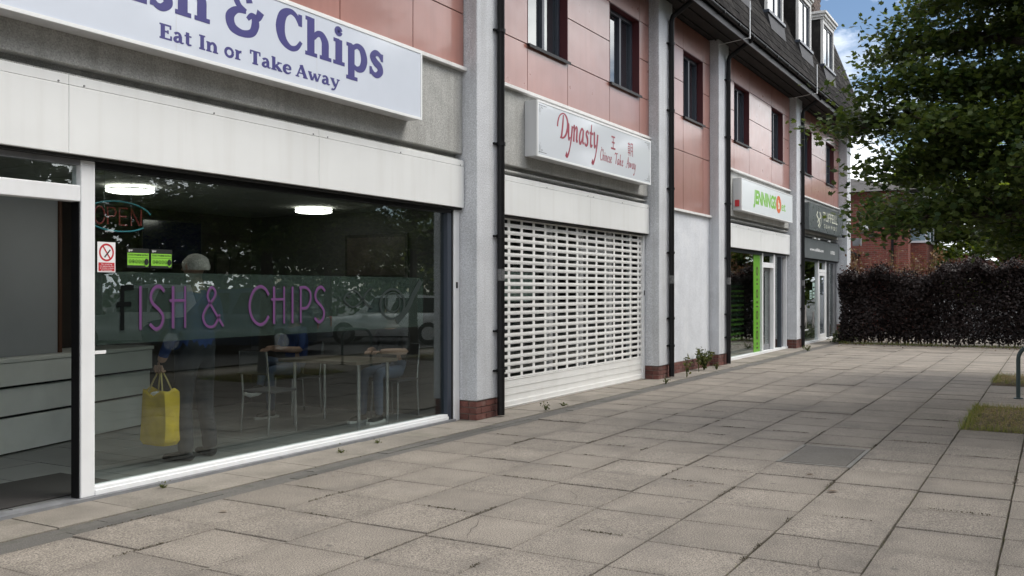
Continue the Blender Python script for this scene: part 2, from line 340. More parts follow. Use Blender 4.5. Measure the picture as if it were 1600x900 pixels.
def H(y, x0, x1, w): return ([(x0, y), (x1, y)], w)
def circ(x, y, rx, ry, w, n=12): return ([(x+rx*math.cos(2*math.pi*k/n), y+ry*math.sin(2*math.pi*k/n)) for k in range(n+1)], w)
SER = {
 'F': (.82, [V(.26,0,1,.22), H(.05,.06,.48,.1), H(.95,.06,.76,.1), V(.71,.7,.98,.1), H(.52,.3,.6,.1), V(.57,.4,.64,.09)]),
 'i': (.46, [V(.23,0,.68,.2), H(.045,.04,.43,.09), H(.645,.05,.25,.09), circ(.22,.9,.06,.06,.13,8)]),
 's': (.58, [([(.5,.52),(.4,.64),(.26,.66),(.15,.53),(.26,.39),(.4,.3),(.44,.16),(.32,.04),(.18,.05),(.07,.18)], [.09,.12,.15,.18,.2,.2,.18,.15,.12,.09]), V(.5,.46,.68,.08), V(.08,.02,.24,.08)]),
 'h': (.88, [V(.2,0,1,.2), H(.955,.03,.22,.09), H(.045,.02,.4,.09), ([(.28,.48),(.4,.62),(.54,.63),(.65,.48),(.66,.3)], [.1,.13,.17,.2,.2]), V(.66,0,.32,.2), H(.045,.48,.86,.09)]),
 '&': (1.0, [([(.66,.8),(.6,.94),(.42,.97),(.3,.82),(.38,.66),(.56,.57)], [.16,.13,.12,.14,.13,.1]), ([(.56,.57),(.3,.54),(.13,.34),(.2,.1),(.46,.02),(.72,.1),(.82,.32),(.8,.5)], [.1,.14,.2,.2,.15,.16,.19,.16]), ([(.6,.4),(.72,.52),(.88,.5),(.97,.68)], [.08,.12,.14,.18])]),
 'C': (.9, [([(.76,.72),(.64,.9),(.46,.96),(.26,.82),(.18,.5),(.25,.2),(.46,.04),(.66,.08),(.8,.27)], [.1,.11,.13,.2,.23,.2,.13,.11,.08]), V(.77,.66,.97,.1)]),
 'p': (.82, [V(.2,-.3,.68,.2), H(-.26,.02,.42,.09), H(.645,.03,.22,.09), ([(.24,.55),(.4,.67),(.58,.6),(.66,.34),(.58,.1),(.4,.03),(.25,.12)], [.09,.13,.18,.2,.18,.13,.09])]),
 'E': (.86, [V(.26,0,1,.22), H(.95,.06,.76,.1), H(.05,.06,.8,.1), V(.72,.72,.98,.09), V(.76,.02,.3,.09), H(.52,.3,.6,.1), V(.57,.4,.64,.08)]),
 'a': (.7, [V(.47,.04,.48,.18), ([(.47,.46),(.4,.62),(.26,.65),(.12,.55)], [.18,.14,.12,.15]), ([(.46,.4),(.3,.38),(.16,.28),(.15,.12),(.27,.05),(.44,.14)], [.09,.12,.16,.18,.13,.09]), ([(.47,.1),(.56,.04),(.68,.08)], [.14,.1,.06])]),
 't': (.52, [V(.22,.1,.88,.18), H(.63,.03,.47,.09), ([(.22,.14),(.3,.05),(.47,.09)], [.16,.12,.07])]),
 'I': (.52, [V(.26,0,1,.22), H(.95,.05,.47,.1), H(.05,.05,.47,.1)]),
 'n': (.88, [V(.2,0,.68,.2), H(.645,.03,.22,.09), H(.045,.02,.4,.09), ([(.28,.48),(.4,.62),(.54,.63),(.65,.48),(.66,.3)], [.1,.13,.17,.2,.2]), V(.66,0,.32,.2), H(.045,.48,.86,.09)]),
 'o': (.76, [circ(.37,.34,.26,.3,.16)]),
 'r': (.64, [V(.2,0,.68,.2), H(.645,.03,.22,.09), H(.045,.02,.42,.09), ([(.28,.45),(.38,.6),(.5,.6)], [.09,.13,.19])]),
 'T': (.84, [V(.42,0,1,.22), H(.95,.06,.78,.1), V(.1,.7,.98,.09), V(.74,.7,.98,.09), H(.05,.22,.62,.1)]),
 'k': (.84, [V(.2,0,1,.2), H(.955,.03,.22,.09), H(.045,.02,.4,.09), ([(.28,.3),(.6,.62)], .1), ([(.36,.38),(.68,.05)], .2), H(.645,.46,.78,.08), H(.045,.5,.82,.09)]),
 'e': (.72, [H(.36,.16,.6,.08), ([(.6,.34),(.55,.56),(.37,.66),(.19,.54),(.13,.33),(.2,.12),(.4,.03),(.63,.16)], [.12,.15,.11,.18,.2,.18,.12,.07])]),
 'A': (.92, [([(.12,.03),(.44,.98)], .1), ([(.42,.98),(.76,.03)], .22), H(.33,.22,.64,.09), H(.045,.0,.28,.09), H(.045,.56,.92,.09)]),
 'w': (1.06, [([(.14,.64),(.34,.02)], .18), ([(.36,.02),(.54,.6)], .09), ([(.52,.62),(.72,.02)], .18), ([(.74,.02),(.94,.64)], .09), H(.645,.02,.3,.08), H(.645,.8,1.04,.08)]),
 'y': (.82, [([(.16,.64),(.42,.05)], .19), ([(.68,.64),(.4,-.1),(.24,-.24),(.12,-.2)], [.09,.1,.12,.15]), H(.645,.02,.34,.08), H(.645,.54,.8,.08)]),
}
ITA = {
 'D': (.98, [([(.42,.96),(.40,.5),(.34,.03)], [.1,.13,.12]), ([(-.06,.42),(-.02,.7),(.14,.92),(.45,1.02),(.75,.86),(.86,.55),(.74,.2),(.5,.03),(.22,.02)], [.1,.1,.06,.05,.12,.15,.12,.07,.05])]),
 'y': (.52, [([(.02,.46),(.1,.5),(.12,.25),(.18,.04),(.3,.12)], [.04,.1,.11,.09,.04]), ([(.44,.5),(.4,.15),(.3,-.25),(.12,-.52),(-.04,-.46)], [.11,.10,.06,.09,.14])]),
 'n': (.54, [([(.02,.44),(.1,.5),(.1,0)], [.04,.1,.11]), ([(.1,.25),(.24,.48),(.36,.44),(.36,.08),(.48,.06)], [.03,.06,.11,.11,.04])]),
 'a': (.56, [([(.42,.48),(.24,.5),(.1,.28),(.12,.04),(.26,.06),(.4,.34)], [.06,.07,.1,.1,.07,.04]), ([(.42,.5),(.4,.1),(.52,.05)], [.11,.1,.04])]),
 's': (.44, [([(.38,.42),(.26,.5),(.13,.4),(.28,.24),(.3,.08),(.16,.0),(.02,.08)], [.08,.06,.09,.12,.1,.06,.08])]),
 't': (.40, [([(.2,.78),(.16,.3),(.2,.04),(.36,.08)], [.05,.1,.1,.04]), H(.47,.02,.38,.06)]),
 'C': (.66, [([(.62,.82),(.46,.98),(.22,.8),(.1,.4),(.2,.06),(.42,.02),(.62,.16)], [.1,.06,.1,.13,.1,.07,.05]), ([(.2,1.05),(.34,1.12),(.3,.9)], [.03,.06,.03])]),
 'h': (.54, [([(.14,1.0),(.1,0)], [.1,.11]), ([(.1,.25),(.24,.48),(.36,.44),(.36,.08),(.48,.06)], [.03,.06,.11,.11,.04])]),
 'i': (.28, [([(.02,.44),(.1,.5),(.1,.08),(.22,.06)], [.04,.1,.1,.04]), circ(.12,.7,.03,.03,.08,6)]),
 'e': (.46, [([(.12,.24),(.3,.34),(.34,.46),(.22,.5),(.1,.3),(.14,.04),(.28,.02),(.42,.14)], [.05,.05,.07,.07,.11,.1,.07,.04])]),
 'T': (.62, [([(.4,.95),(.36,.5),(.3,.02)], [.1,.12,.1]), ([(-.02,.8),(.1,.98),(.4,.94),(.72,1.02)], [.09,.09,.08,.05])]),
 'k': (.54, [([(.14,1.0),(.1,0)], [.1,.11]), ([(.12,.24),(.3,.48),(.38,.4),(.16,.24)], [.04,.06,.08,.05]), ([(.18,.26),(.36,.04),(.5,.06)], [.09,.1,.04])]),
 'A': (.8, [([(.0,.06),(.16,.02),(.52,1.0)], [.08,.05,.07]), ([(.5,1.0),(.58,.4),(.64,.02),(.76,.06)], [.1,.13,.11,.04]), H(.36,.22,.6,.06)]),
 'w': (.72, [([(.02,.44),(.1,.5),(.14,.04)], [.04,.1,.1]), ([(.14,.04),(.36,.48),(.38,.04)], [.04,.09,.1]), ([(.38,.04),(.6,.3),(.58,.5)], [.04,.07,.1])]),
}
w_ = .06
DEC = {
 'I': (.36, [V(.14,0,1,w_*1.3)]),
 'S': (.72, [([(.56,.88),(.42,.99),(.24,.96),(.12,.8),(.16,.62),(.4,.44),(.52,.28),(.46,.08),(.28,.0),(.08,.12)], w_*1.3)]),
 'H': (.78, [V(.14,0,1,w_*1.4), V(.56,0,1,w_), H(.66,.02,.58,w_)]),
 '&': (.9, [([(.76,.0),(.3,.62),(.26,.84),(.38,.98),(.5,.86),(.44,.7),(.2,.46),(.1,.24),(.22,.03),(.46,.02),(.64,.3)], w_)]),
 'C': (.92, [([(.84,.78),(.7,.94),(.48,1.0),(.24,.88),(.1,.62),(.1,.36),(.24,.12),(.48,.0),(.7,.06),(.84,.22)], w_*1.3)]),
 'P': (.68, [V(.14,0,1,w_*1.2), ([(.08,.97),(.36,.98),(.56,.84),(.56,.6),(.4,.42),(.14,.4)], w_*1.2)]),
}

# ================================================================== ground
road = MB().quad((-400, -400, -.06), (600, -400, -.06), (600, 400, -.06), (-400, 400, -.06)).build('ground', M_asphalt); tag(road, kind='structure')
PAV = MB().box(-6, 33.5, -2.2, 5.25, -.13, -.034).build('pavement', M_joint); tag(PAV, kind='structure')
APR = MB().box(-6, 33.5, 5.2501, 6.15, -.13, -.03).build('shop_apron', M_joint); tag(APR, kind='structure')
kerb = [MB().box(-6+i*.915, -6+i*.915+.905, -2.34, -2.203, -.13, .0).build('kerb_stone', M_channel, PAV, .008) for i in range(43)]
PX, PY = .607, .621
def slab_mesh(seed, sx=PX-.010, sy=PY-.011):
    r = random.Random(seed); b = bmesh.new(); h = .034
    hx, hy = sx/2, sy/2; c = .004
    j = lambda: r.uniform(-.0025, .0025)
    low = [(-hx, -hy), (hx, -hy), (hx, hy), (-hx, hy)]; low = [(x+j(), y+j()) for x, y in low]
    V0 = [b.verts.new((x, y, -h)) for x, y in low]; V1 = [b.verts.new((x, y, -c)) for x, y in low]
    V2 = [b.verts.new((x-math.copysign(c, x), y-math.copysign(c, y), 0)) for x, y in low]
    for k in range(4):
        k2 = (k+1) % 4; b.faces.new((V0[k], V0[k2], V1[k2], V1[k])); b.faces.new((V1[k], V1[k2], V2[k2], V2[k]))
    b.faces.new(V2); me = bpy.data.meshes.new('slab'); b.to_mesh(me); b.free(); me.materials.append(M_slab); return me
slab_vars = [slab_mesh(i) for i in range(8)]
cs, sn = math.cos(YAW), math.sin(YAW)
def cam_uv(x, y, z):
    fw = x*cs + y*sn; return (800 + 1490*(x*sn - y*cs)/fw, 453 - 1490*(z-CAMH)/fw, fw) if fw > .3 else (9e9, 9e9, fw)
pits = [(11.3, 13.65, -.35, .905), (17.2, 18.8, -.35, .905), (5.0, 6.2, -1.9, -.7)]
cells = []
for j in range(-1, 12):                       # rows from the drain outwards
    y1 = 5.245 - j*PY if j >= 0 else None
    if j < 0: continue
    yc = 5.245 - (j+.5)*PY
    for i in range(-18, 47):
        xc = 5.33 + .055*(yc-.88) + (i+.5)*PX + (.0 if j % 5 else .012)
        if xc > 33 or xc < -5.7 or yc-PY/2 < -2.2: continue
        if any(a-.1 < xc < b_+.1 and c_-.25 < yc < d_ for a, b_, c_, d_ in pits): continue
        if 8.42 < xc < 9.55 and 1.40 < yc < 2.10: pass
        u, v, fw = cam_uv(xc, yc, 0)
        cells.append((fw if (-150 < u < 1750 and v < 1000 and fw > 0) else 1e6 + abs(xc), xc, yc, i, j))
cells.sort()
cover_rect = (8.45, 9.50, 1.6, 2.06)
far = MB(); sr = random.Random(3)
for n, (k, xc, yc, i, j) in enumerate(cells):
    if cover_rect[0]-.12 < xc < cover_rect[1]+.12 and cover_rect[2] < yc < cover_rect[3]: continue
    dz = sr.gauss(0, .0022); rx = sr.gauss(0, .0028); ry = sr.gauss(0, .0028); sink = -.006 if sr.random() < .06 else 0
    if n < 300:
        o = link('paving_slab', slab_vars[sr.randrange(8)], PAV); o.location = (xc, yc, dz+sink); o.rotation_euler = (rx, ry, sr.gauss(0, .0022) + sr.choice((0, math.pi)))
    else:
        hx, hy = PX/2-.005, PY/2-.0055; z = dz+sink
        g = lambda sx_, sy_, zz=0: (xc+sx_*hx, yc+sy_*hy, z + rx*sy_*hy - ry*sx_*hx + zz)
        far.add([g(-1,-1,-.03), g(1,-1,-.03), g(1,1,-.03), g(-1,1,-.03), g(-1,-1), g(1,-1), g(1,1), g(-1,1)], [(4,5,6,7),(0,1,5,4),(1,2,6,5),(2,3,7,6),(3,0,4,7)])
fo = far.build('paving_slabs', M_slabfar, PAV); tag(fo, kind='stuff')
# cut slabs beside the cover
for (x0, x1) in ((9.53, 9.622),):
    o = box('cut_slab', M_slab, PAV, x0, x1, 1.527, 2.133, -.03, sr.gauss(-.002, .002), .003)
M_crack = mat('crack', (.035, .03, .025), .95)
cr_ = random.Random(21)
for k, (xa, ya) in enumerate([(4.9, 3.1), (6.1, 3.0), (5.6, 1.1), (7.4, 2.4), (8.8, 3.6), (6.9, .55), (4.3, 4.3), (10.2, 2.9), (9.9, 1.0), (7.9, 4.5)]):
    a = cr_.uniform(0, 6.28); pts = [Vector((xa, ya, 0))]
    for q in range(cr_.randint(4, 7)):
        a += cr_.gauss(0, .45); pts.append(pts[-1]+Vector((math.cos(a), math.sin(a), 0))*cr_.uniform(.05, .10))
    cm_ = MB(); vl = []; 
    for i_, p_ in enumerate(pts):
        t_ = (pts[min(i_+1, len(pts)-1)]-pts[max(i_-1, 0)]).normalized(); w2 = .0022*(1-abs(2*i_/(len(pts)-1)-1)*.8); vl += [(p_.x-t_.y*w2, p_.y+t_.x*w2, .0062), (p_.x+t_.y*w2, p_.y-t_.x*w2, .0062)]
    cm_.add(vl, [(2*i_, 2*i_+1, 2*i_+3, 2*i_+2) for i_ in range(len(pts)-1)]); cm_.build('crack', M_crack, PAV)
# drain channel blocks and apron flags
cv = [MB().box(-.497, .497, -.058, .058, -.02, 0).mesh('channel_block') for _ in range(1)]; cv[0].materials.append(M_channel)
av = MB().box(-.298, .298, -.283, .283, -.02, 0).mesh('apron_flag'); av.materials.append(M_apron)
for i in range(-6, 34):
    for r_ in range(2):
        o = link('channel_block', cv[0], APR); o.location = (i + .31*r_ + .3, 5.316 + r_*.124, -.008 - .002*r_ + sr.gauss(0, .0012)); o.rotation_euler = (sr.gauss(0, .008), 0, sr.gauss(0, .002))
for i in range(-15, 46):
    o = link('apron_flag', av, APR); o.location = (4.75 + i*PX, 5.79, sr.gauss(-.002, .0015)); o.rotation_euler = (sr.gauss(.004, .003), sr.gauss(0, .003), sr.gauss(0, .002))
# access cover
cov = empty('access_cover', (8.975, 1.83, 0))
tag(cov, 'dark steel access cover with pale metal rims let into the paving', 'manhole cover')
MB().box(-.47, .47, -.27, .27, -.03, .0035).build('cover_plate', M_cover, cov, .004)
for s_ in (-1, 1):
    MB().box(-.53, .53, s_*.295-.018, s_*.295+.018, -.03, .003).build('rim', M_coverrim, cov)
    MB().box(s_*.502-.02, s_*.502+.02, -.275, .275, -.03, .002).build('rim', M_coverrim, cov)
# mortar fillet round the cover
MB().box(8.425, 9.628, 1.522, 2.138, -.033, -.006).build('cover_bedding', M_joint, PAV)

# ================================================================== leaf clouds
def leaf_mesh(name, pos, nrm, size, shape, mat_, up=None):
    """numpy builder: one polygon per leaf"""
    n = len(pos); k = len(shape); S = np.array(shape, float)
    nrm = nrm/np.linalg.norm(nrm, axis=1, keepdims=True)
    a = rng.normal(size=(n, 3)) if up is None else up + rng.normal(scale=.25, size=(n, 3))
    t = a - (a*nrm).sum(1, keepdims=True)*nrm; t /= np.linalg.norm(t, axis=1, keepdims=True)
    b_ = np.cross(nrm, t)
    sz = size if np.ndim(size) else np.full(n, size)
    v = pos[:, None, :] + sz[:, None, None]*(S[None, :, 0, None]*b_[:, None, :] + S[None, :, 1, None]*t[:, None, :] + (S[None, :, 2, None]*nrm[:, None, :] if S.shape[1] > 2 else 0))
    me = bpy.data.meshes.new(name); me.vertices.add(n*k); me.vertices.foreach_set('co', v.ravel().astype(np.float32))
    me.loops.add(n*k); me.loops.foreach_set('vertex_index', np.arange(n*k, dtype=np.int32))
    me.polygons.add(n); me.polygons.foreach_set('loop_start', np.arange(0, n*k, k, dtype=np.int32)); me.polygons.foreach_set('loop_total', np.full(n, k, dtype=np.int32))
    me.update(calc_edges=True); me.validate(); me.materials.append(mat_); return me
MAPLE = [(0, -.5), (.42, -.3), (.3, -.02), (.5, .2), (.17, .2), (0, .52), (-.17, .2), (-.5, .2), (-.3, -.02), (-.42, -.3)]
OVAL = [(0, -.5), (.26, -.18), (.25, .18), (0, .5), (-.25, .18), (-.26, -.18)]
BLADE = [(-.03, 0), (.03, 0), (.02, .5), (0, 1), (-.02, .5)]
def tree(name, label, cat, loc, H_, Rc, h0, nlimb, per, leaf, mat_, shape, seed, trunk_r=.16, group=None, squash=.32, spread=.34, low=.30):
    r = random.Random(seed); g = np.random.default_rng(seed)
    root = empty(name, loc); tag(root, label, cat, group)
    tk = MB(); lean = (r.uniform(-.3, .3), r.uniform(-.3, .3)); NP = 9
    axis = [Vector((lean[0]*(i/NP)**2*2, lean[1]*(i/NP)**2*2, H_*.93*i/NP)) for i in range(NP+1)]
    tk.tube(axis, [trunk_r*(1.25 if i == 0 else 1)*(1-.9*i/NP) for i in range(NP+1)], 10)
    P = []; tw = MB()
    for li in range(nlimb):
        f = (li+.5)/nlimb; z = h0 + (H_-h0)*.9*f**1.05
        az = li*2.39996 + r.uniform(-.3, .3)
        e = (z-h0)/(H_-h0); L_ = Rc*(math.sin(math.pi*min(1, low+e*(1.02-low)))**.8)*r.uniform(.8, 1.1)
        zi = min(NP-1, int(z/(H_*.93)*NP)); base = axis[zi].lerp(axis[zi+1], z/(H_*.93)*NP-zi)
        rise = L_*(.15 + .55*e); pts = []
        for k in range(6):
            t = k/5; pts.append(base + Vector((math.cos(az+.15*math.sin(3*t+li)), math.sin(az+.15*math.sin(3*t+li)), 0))*L_*t + Vector((0, 0, rise*(t-.45*t*t) - .35*(1-e)*L_*.35*t**3)))
        tk.tube(pts, [trunk_r*.38*(1-.85*k/5)*(L_/Rc+.2) for k in range(6)], 6)
        for si in range(per):
            t = .22 + .78*(si+r.random()*.7)/per; t = min(t, 1); q = pts[min(4, int(t*5))].lerp(pts[min(5, int(t*5)+1)], t*5-int(t*5) if t < 1 else 1)
            a2 = az + r.choice((-1, 1))*r.uniform(.4, 1.2) if t < .93 else az; l2 = Rc*.28*(1.15-.55*t)*r.uniform(.6, 1.3)
            end = q + Vector((math.cos(a2)*l2, math.sin(a2)*l2, l2*r.uniform(-.25, .45)))
            tw.tube([q, q.lerp(end, .5)+Vector((0, 0, .06)), end], [.022, .014, .005], 4, False)
            m_ = int(leaf[1]*r.uniform(.6, 1.3))
            tt = g.uniform(.1, 1.12, m_)[:, None]; p = np.array(q)[None]*(1-tt) + np.array(end)[None]*tt
            p += g.normal(scale=1, size=(m_, 3))*np.array([spread, spread, spread*squash*1.6])*(Rc/5)
            P.append(p)
    tko = tk.build('trunk', M_bark, root, smooth=True)
    tag(tw.build('twigs', M_twig, tko), kind='stuff')
    P = np.concatenate(P); nr = g.normal(size=P.shape)*.55 + np.array([0, 0, 1.0]); P[:, 2] = np.maximum(P[:, 2], h0*.8)
    me = leaf_mesh('crown', P, nr, g.uniform(.7, 1.25, len(P))*leaf[0], shape, mat_)
    link('crown', me, root); return root

# ================================================================== terrace
T = empty('shop_terrace', (14, 6.5, 0)); tag(T, 'two-storey shop terrace with pinkish cladding panels, pale pillars and dark slate mansard roof', 'building')
T.location = (0, 0, 0)
YP, YF, YB, YC, YG = 5.80, 5.965, 5.995, 5.98, 6.10      # pillar front, fascia, beam, cladding, glass planes
ZS = 6.47                                              # soffit
pillars = [(2.67, 3.30), (9.36, 9.99), (15.18, 15.83), (18.47, 19.12), (25.02, 25.65)]
bays = [(-4.2, 2.67), (3.30, 9.36), (9.99, 15.18), (15.83, 18.47), (19.12, 25.02), (25.65, 31.45)]
def plinth(par, x0, x1, y0, y1, courses=4, ends=(True, False)):
    """real bricks on the front and on the two side faces"""
    MB().box(x0+.012, x1-.012, y0+.012, y1, -.03, courses*.075+.005).build('plinth_core', M_mortar, par)
    for c in range(courses):
        z0 = c*.075; off = (c % 2)*.11
        x = x0 - off
        while x < x1-.01:
            a, b_ = max(x, x0), min(x+.212, x1)
            if b_-a > .03: box('brick', M_brick, par, a, b_, y0, y0+.10, z0, z0+.065, .004)
            x += .222
        y = y0 + .112 - off*.5
        while y < y1-.01:
            a, b_ = max(y, y0+.105), min(y+.212, y1)
            if b_-a > .03: box('brick', M_brick, par, x0, x0+.1, a, b_, z0, z0+.065, .004)
            y += .222
for (x0, x1) in pillars:
    p = MB().box(x0, x1, YP, 6.25, .225, ZS+.02).build('pillar', M_render, T, .012)
    plinth(p, x0+.012, x1-.012, YP+.014, 6.2, 3)
# end pillar / gable fin
p = MB().box(31.45, 32.05, 5.72, 6.4, .42, ZS+.3).build('pillar', M_render, T, .012)
plinth(p, 31.46, 32.03, 5.735, 6.2, 5)
MB().box(31.46, 32.05, 6.4005, 13, -.03, 6.8).build('gable_wall', M_render, T)
MB().box(-4.2, 31.45, 12.8, 13, -.03, 6.8).build('rear_wall', M_render, T)
MB().box(-4.4, -4.2, 6.0, 13, -.03, 6.8).build('gable_wall', M_render, T)
# ---- upper cladding
rows = [4.095, 4.715, 5.35, 5.965, ZS]
def upper_bay(x0, x1, joints, wins, rws):
    MB().box(x0, x1, YC+.03, YC+.06, rws[0], rws[1]-.02).build('cladding_rail', M_darkgap, T)
    xs = [x0] + joints + [x1]
    segs = list(zip(xs[:-1], xs[1:]))
    for (a, b_) in segs:
        for z0, z1 in zip(rws[:-1], rws[1:]):
            if any(abs(a-wa) < .03 and abs(b_-wb) < .03 for wa, wb in wins) and z0 > 4.6 and z1 < 6.2: continue
            g = .006
            box('cladding_panel', M_panel, T, a+g, b_-g, YC, YC+.018, z0+g, z1-g, .002)
    # dark backing wall with openings
    cur = x0
    for wa, wb in wins:
        MB().box(cur, wa, YC+.03, YC+.2, rws[1]-.02, ZS).build('backing_wall', M_darkgap, T); cur = wb
        MB().box(wa, wb, YC+.03, YC+.2, rws[1]-.02 if rws[1] > 4.6 else 3.0, 4.70).build('backing_wall', M_darkgap, T)
        MB().box(wa, wb, YC+.03, YC+.2, 5.975, ZS).build('backing_wall', M_darkgap, T)
    MB().box(cur, x1, YC+.03, YC+.2, rws[1]-.02, ZS).build('backing_wall', M_darkgap, T)
    for wa, wb in wins:
        z0, z1 = 4.715, 5.965; yr = YC+.17
        W = MB().box(wa+.002, wa+.012, YC-.002, yr, z0, z1).box(wb-.012, wb-.002, YC-.002, yr, z0, z1).box(wa+.012, wb-.012, YC-.002, yr, z1-.012, z1).box(wa+.012, wb-.012, YC+.0, yr, z0, z0+.01).build('window', M_reveal, T)
        f = MB(); e = .012; fw = .06
        f.box(wa+e, wa+e+fw, yr-.05, yr+.02, z0+e, z1-e).box(wb-e-fw, wb-e, yr-.05, yr+.02, z0+e, z1-e).box(wa+e+fw, wb-e-fw, yr-.05, yr+.02, z0+e, z0+e+fw).box(wa+e+fw, wb-e-fw, yr-.05, yr+.02, z1-e-fw, z1-e)
        xm = wa + (wb-wa)*.56; f.box(xm-.035, xm+.035, yr-.055, yr+.02, z0+e+fw, z1-e-fw)
        f.build('frame', M_wframe, W, .004)
        MB().box(wa+.05, wb-.05, yr-.008, yr+.002, z0+.04, z1-.04).build('pane', M_wpane, W)
        MB().box(wa+.02, wb-.02, yr+.03, yr+.05, z0, z1).build('blind', mat_blind, W)
        MB().box(wa-.02, wb+.02, YC-.045, YC+.03, z0-.014, z0+.006).box(wa-.02, wb+.02, YC-.045, YC-.040, z0-.036, z0-.0141).build('sill', M_black, W)
mat_blind = mat('window_blind', (.22, .23, .25), .8, var=.1)
upper_bay(-4.2, 2.67, [-3.0, -1.8, -.6, .6, 1.8], [(-1.8, -.6)], rows)
upper_bay(3.30, 9.36, [4.75, 5.95, 7.15, 8.35], [(4.75, 5.95), (7.15, 8.35)], rows)
upper_bay(9.99, 15.18, [10.9, 12.08, 13.54, 14.75], [(10.9, 12.08), (13.54, 14.75)], rows)
upper_bay(15.83, 18.47, [16.89, 18.03], [(16.89, 18.03)], [2.99, 4.07] + rows[1:])
upper_bay(19.12, 25.02, [20.1, 21.27, 23.2, 24.32], [(20.1, 21.27), (23.2, 24.32)], rows)
upper_bay(25.65, 31.45, [26.5, 27.6, 29.5, 30.7], [(26.5, 27.6), (29.5, 30.7)], rows)
for i, (x0, x1) in enumerate(bays):
    zb = 2.945 if i == 3 else 4.05
    MB().box(x0, x1, YC-.045, YC+.03, zb, zb+.042).build('flashing_strip', M_flash, T, .003)
# ---- soffit, eaves, gutter
MB().box(-4.4, 32.3, 5.33, 6.3, ZS+.0205, ZS+.045).build('soffit', M_soffit, T)
MB().box(-4.4, 32.3, 5.60, 5.615, ZS-.008, ZS+.0201).box(-4.4, 32.3, 5.85, 5.865, ZS-.012, ZS+.0201).build('soffit_batten', M_soffit, T)
MB().box(-4.4, 32.3, 5.302, 5.329, ZS-.07, ZS+.14).build('eaves_board', M_black, T)
gp = []
n = 9
gm = MB(); ring = []
for k in range(n+1):
    a = math.pi + math.pi*k/n; ring.append((5.245+.056*math.cos(a), ZS+.11+.056*math.sin(a)))
for k in range(n, -1, -1):
    a = math.pi + math.pi*k/n; ring.append((5.245+.052*math.cos(a), ZS+.11+.052*math.sin(a)))
m_ = len(ring); gm.add([(-4.4, y, z) for y, z in ring] + [(32.3, y, z) for y, z in ring], [(k, (k+1) % m_, m_+(k+1) % m_, m_+k) for k in range(m_)])
gut = gm.build('gutter', M_black, T)
x = -4.0
while x < 32:
    MB().box(x-.018, x+.018, 5.183, 5.302, ZS+.045, ZS+.122).build('bracket', M_black, gut, .01); x += .95
def downpipe(xc, z1=ZS-.05):
    y = YP-.055
    d = MB().tube([(xc, y, .02), (xc, y, z1-.28), (xc-.01, y-.03, z1-.2), (xc-.02, 5.30, z1+.06), (xc-.02, 5.25, z1+.12)], .046, 12).build('downpipe', M_black, T, smooth=True)
    for z in (.55, 1.02, 2.15, 3.25, 4.6, 5.75):
        MB().tube([(xc, y, z-.02), (xc, y, z+.02)], .056, 12).box(xc-.10, xc-.05, y+.03, y+.056, z-.012, z+.012).build('clip', M_black, d)
    MB().tube([(xc, y, 1.62), (xc, y, 1.76)], .0466, 12).build('sticker', mat_stk, d)
    return d
mat_stk = mat('pipe_mark', (.12, .12, .12), .6, var=.5, vscale=40)
for (x0, x1) in pillars: downpipe(x0+.455)
for xr in (18.48, 24.52):
    r_ = MB().tube([(xr, 5.18, ZS-.05), (xr, 5.18, ZS+.68)], .011, 8).tube([(xr, 5.18, ZS-.03), (xr-.1, 5.78, ZS-.12)], .006, 6).build('eaves_rod', M_signtrim, T)
# ---- mansard
SL = .385; TOPZ = 10.2
def ry(z): return 5.225 + (z-6.62)*SL
roof = MB().add([(-4.4, ry(6.60)+.03, 6.60), (32.35, ry(6.60)+.03, 6.60), (32.35, ry(TOPZ)+.03, TOPZ), (-4.4, ry(TOPZ)+.03, TOPZ), (-4.4, 12.9, TOPZ), (32.35, 12.9, TOPZ), (-4.4, 12.9, 6.6), (32.35, 12.9, 6.6)],
                [(0,1,2,3), (3,2,5,4), (1,7,5,2), (0,3,4,6), (4,5,7,6), (0,6,7,1)]).build('roof', M_slate, T)
# verge board with pale capping
vb = MB()
for za, zb in ((6.55, 8.3), (8.302, TOPZ)):
    vb.add([(32.36, ry(za)-.06, za), (32.44, ry(za)-.06, za), (32.44, ry(zb)-.06, zb), (32.36, ry(zb)-.06, zb), (32.36, ry(za)+.2, za), (32.44, ry(za)+.2, za), (32.44, ry(zb)+.2, zb), (32.36, ry(zb)+.2, zb)],
           [(0,1,2,3), (4,7,6,5), (0,4,5,1), (1,5,6,2), (2,6,7,3), (3,7,4,0)])
vb.build('verge', M_lead, roof)
ang = math.atan2(1, SL)       # slope of the slates
dormers = [(15.25, 16.65), (18.15, 19.55), (21.05, 22.45), (23.98, 25.38), (26.85, 28.30)]
slate_vars = []
for s_ in range(6):
    r = random.Random(50+s_); w2 = .172; l2 = .34
    slate_vars.append(MB().add([(-w2+r.uniform(0,.004), 0, 0), (w2-r.uniform(0,.004), r.uniform(-.004,.004), 0), (w2, l2, 0), (-w2, l2, 0), (-w2, 0, .03), (w2, 0, .03), (w2, l2, .010), (-w2, l2, .010)],
                      [(4,5,6,7), (0,1,5,4), (1,2,6,5), (3,0,4,7)]).mesh('slate'))
    slate_vars[-1].materials.append(M_slate)
slates = []; course = 0; z = 6.60; dzc = .235*math.sin(ang)
while z < TOPZ-.1:
    xo = (course % 2)*.175
    for i in range(0, 106):
        xs = -4.2 + i*.35 + xo
        if xs > 32.2: continue
        if any(a-.1 < xs < b_+.1 and 7.62 < z < 8.95 for a, b_ in dormers): continue
        u, v, fw = cam_uv(xs, ry(z), z); vis = (700 < u < 1420 and v > -12)
        slates.append((fw if vis else 1e5+fw, xs, z))
    z += dzc; course += 1
slates.sort(); smb = MB(); sr = random.Random(9)
basis = Matrix(((1, 0, 0), (0, math.cos(ang), -math.sin(ang)), (0, math.sin(ang), math.cos(ang))))
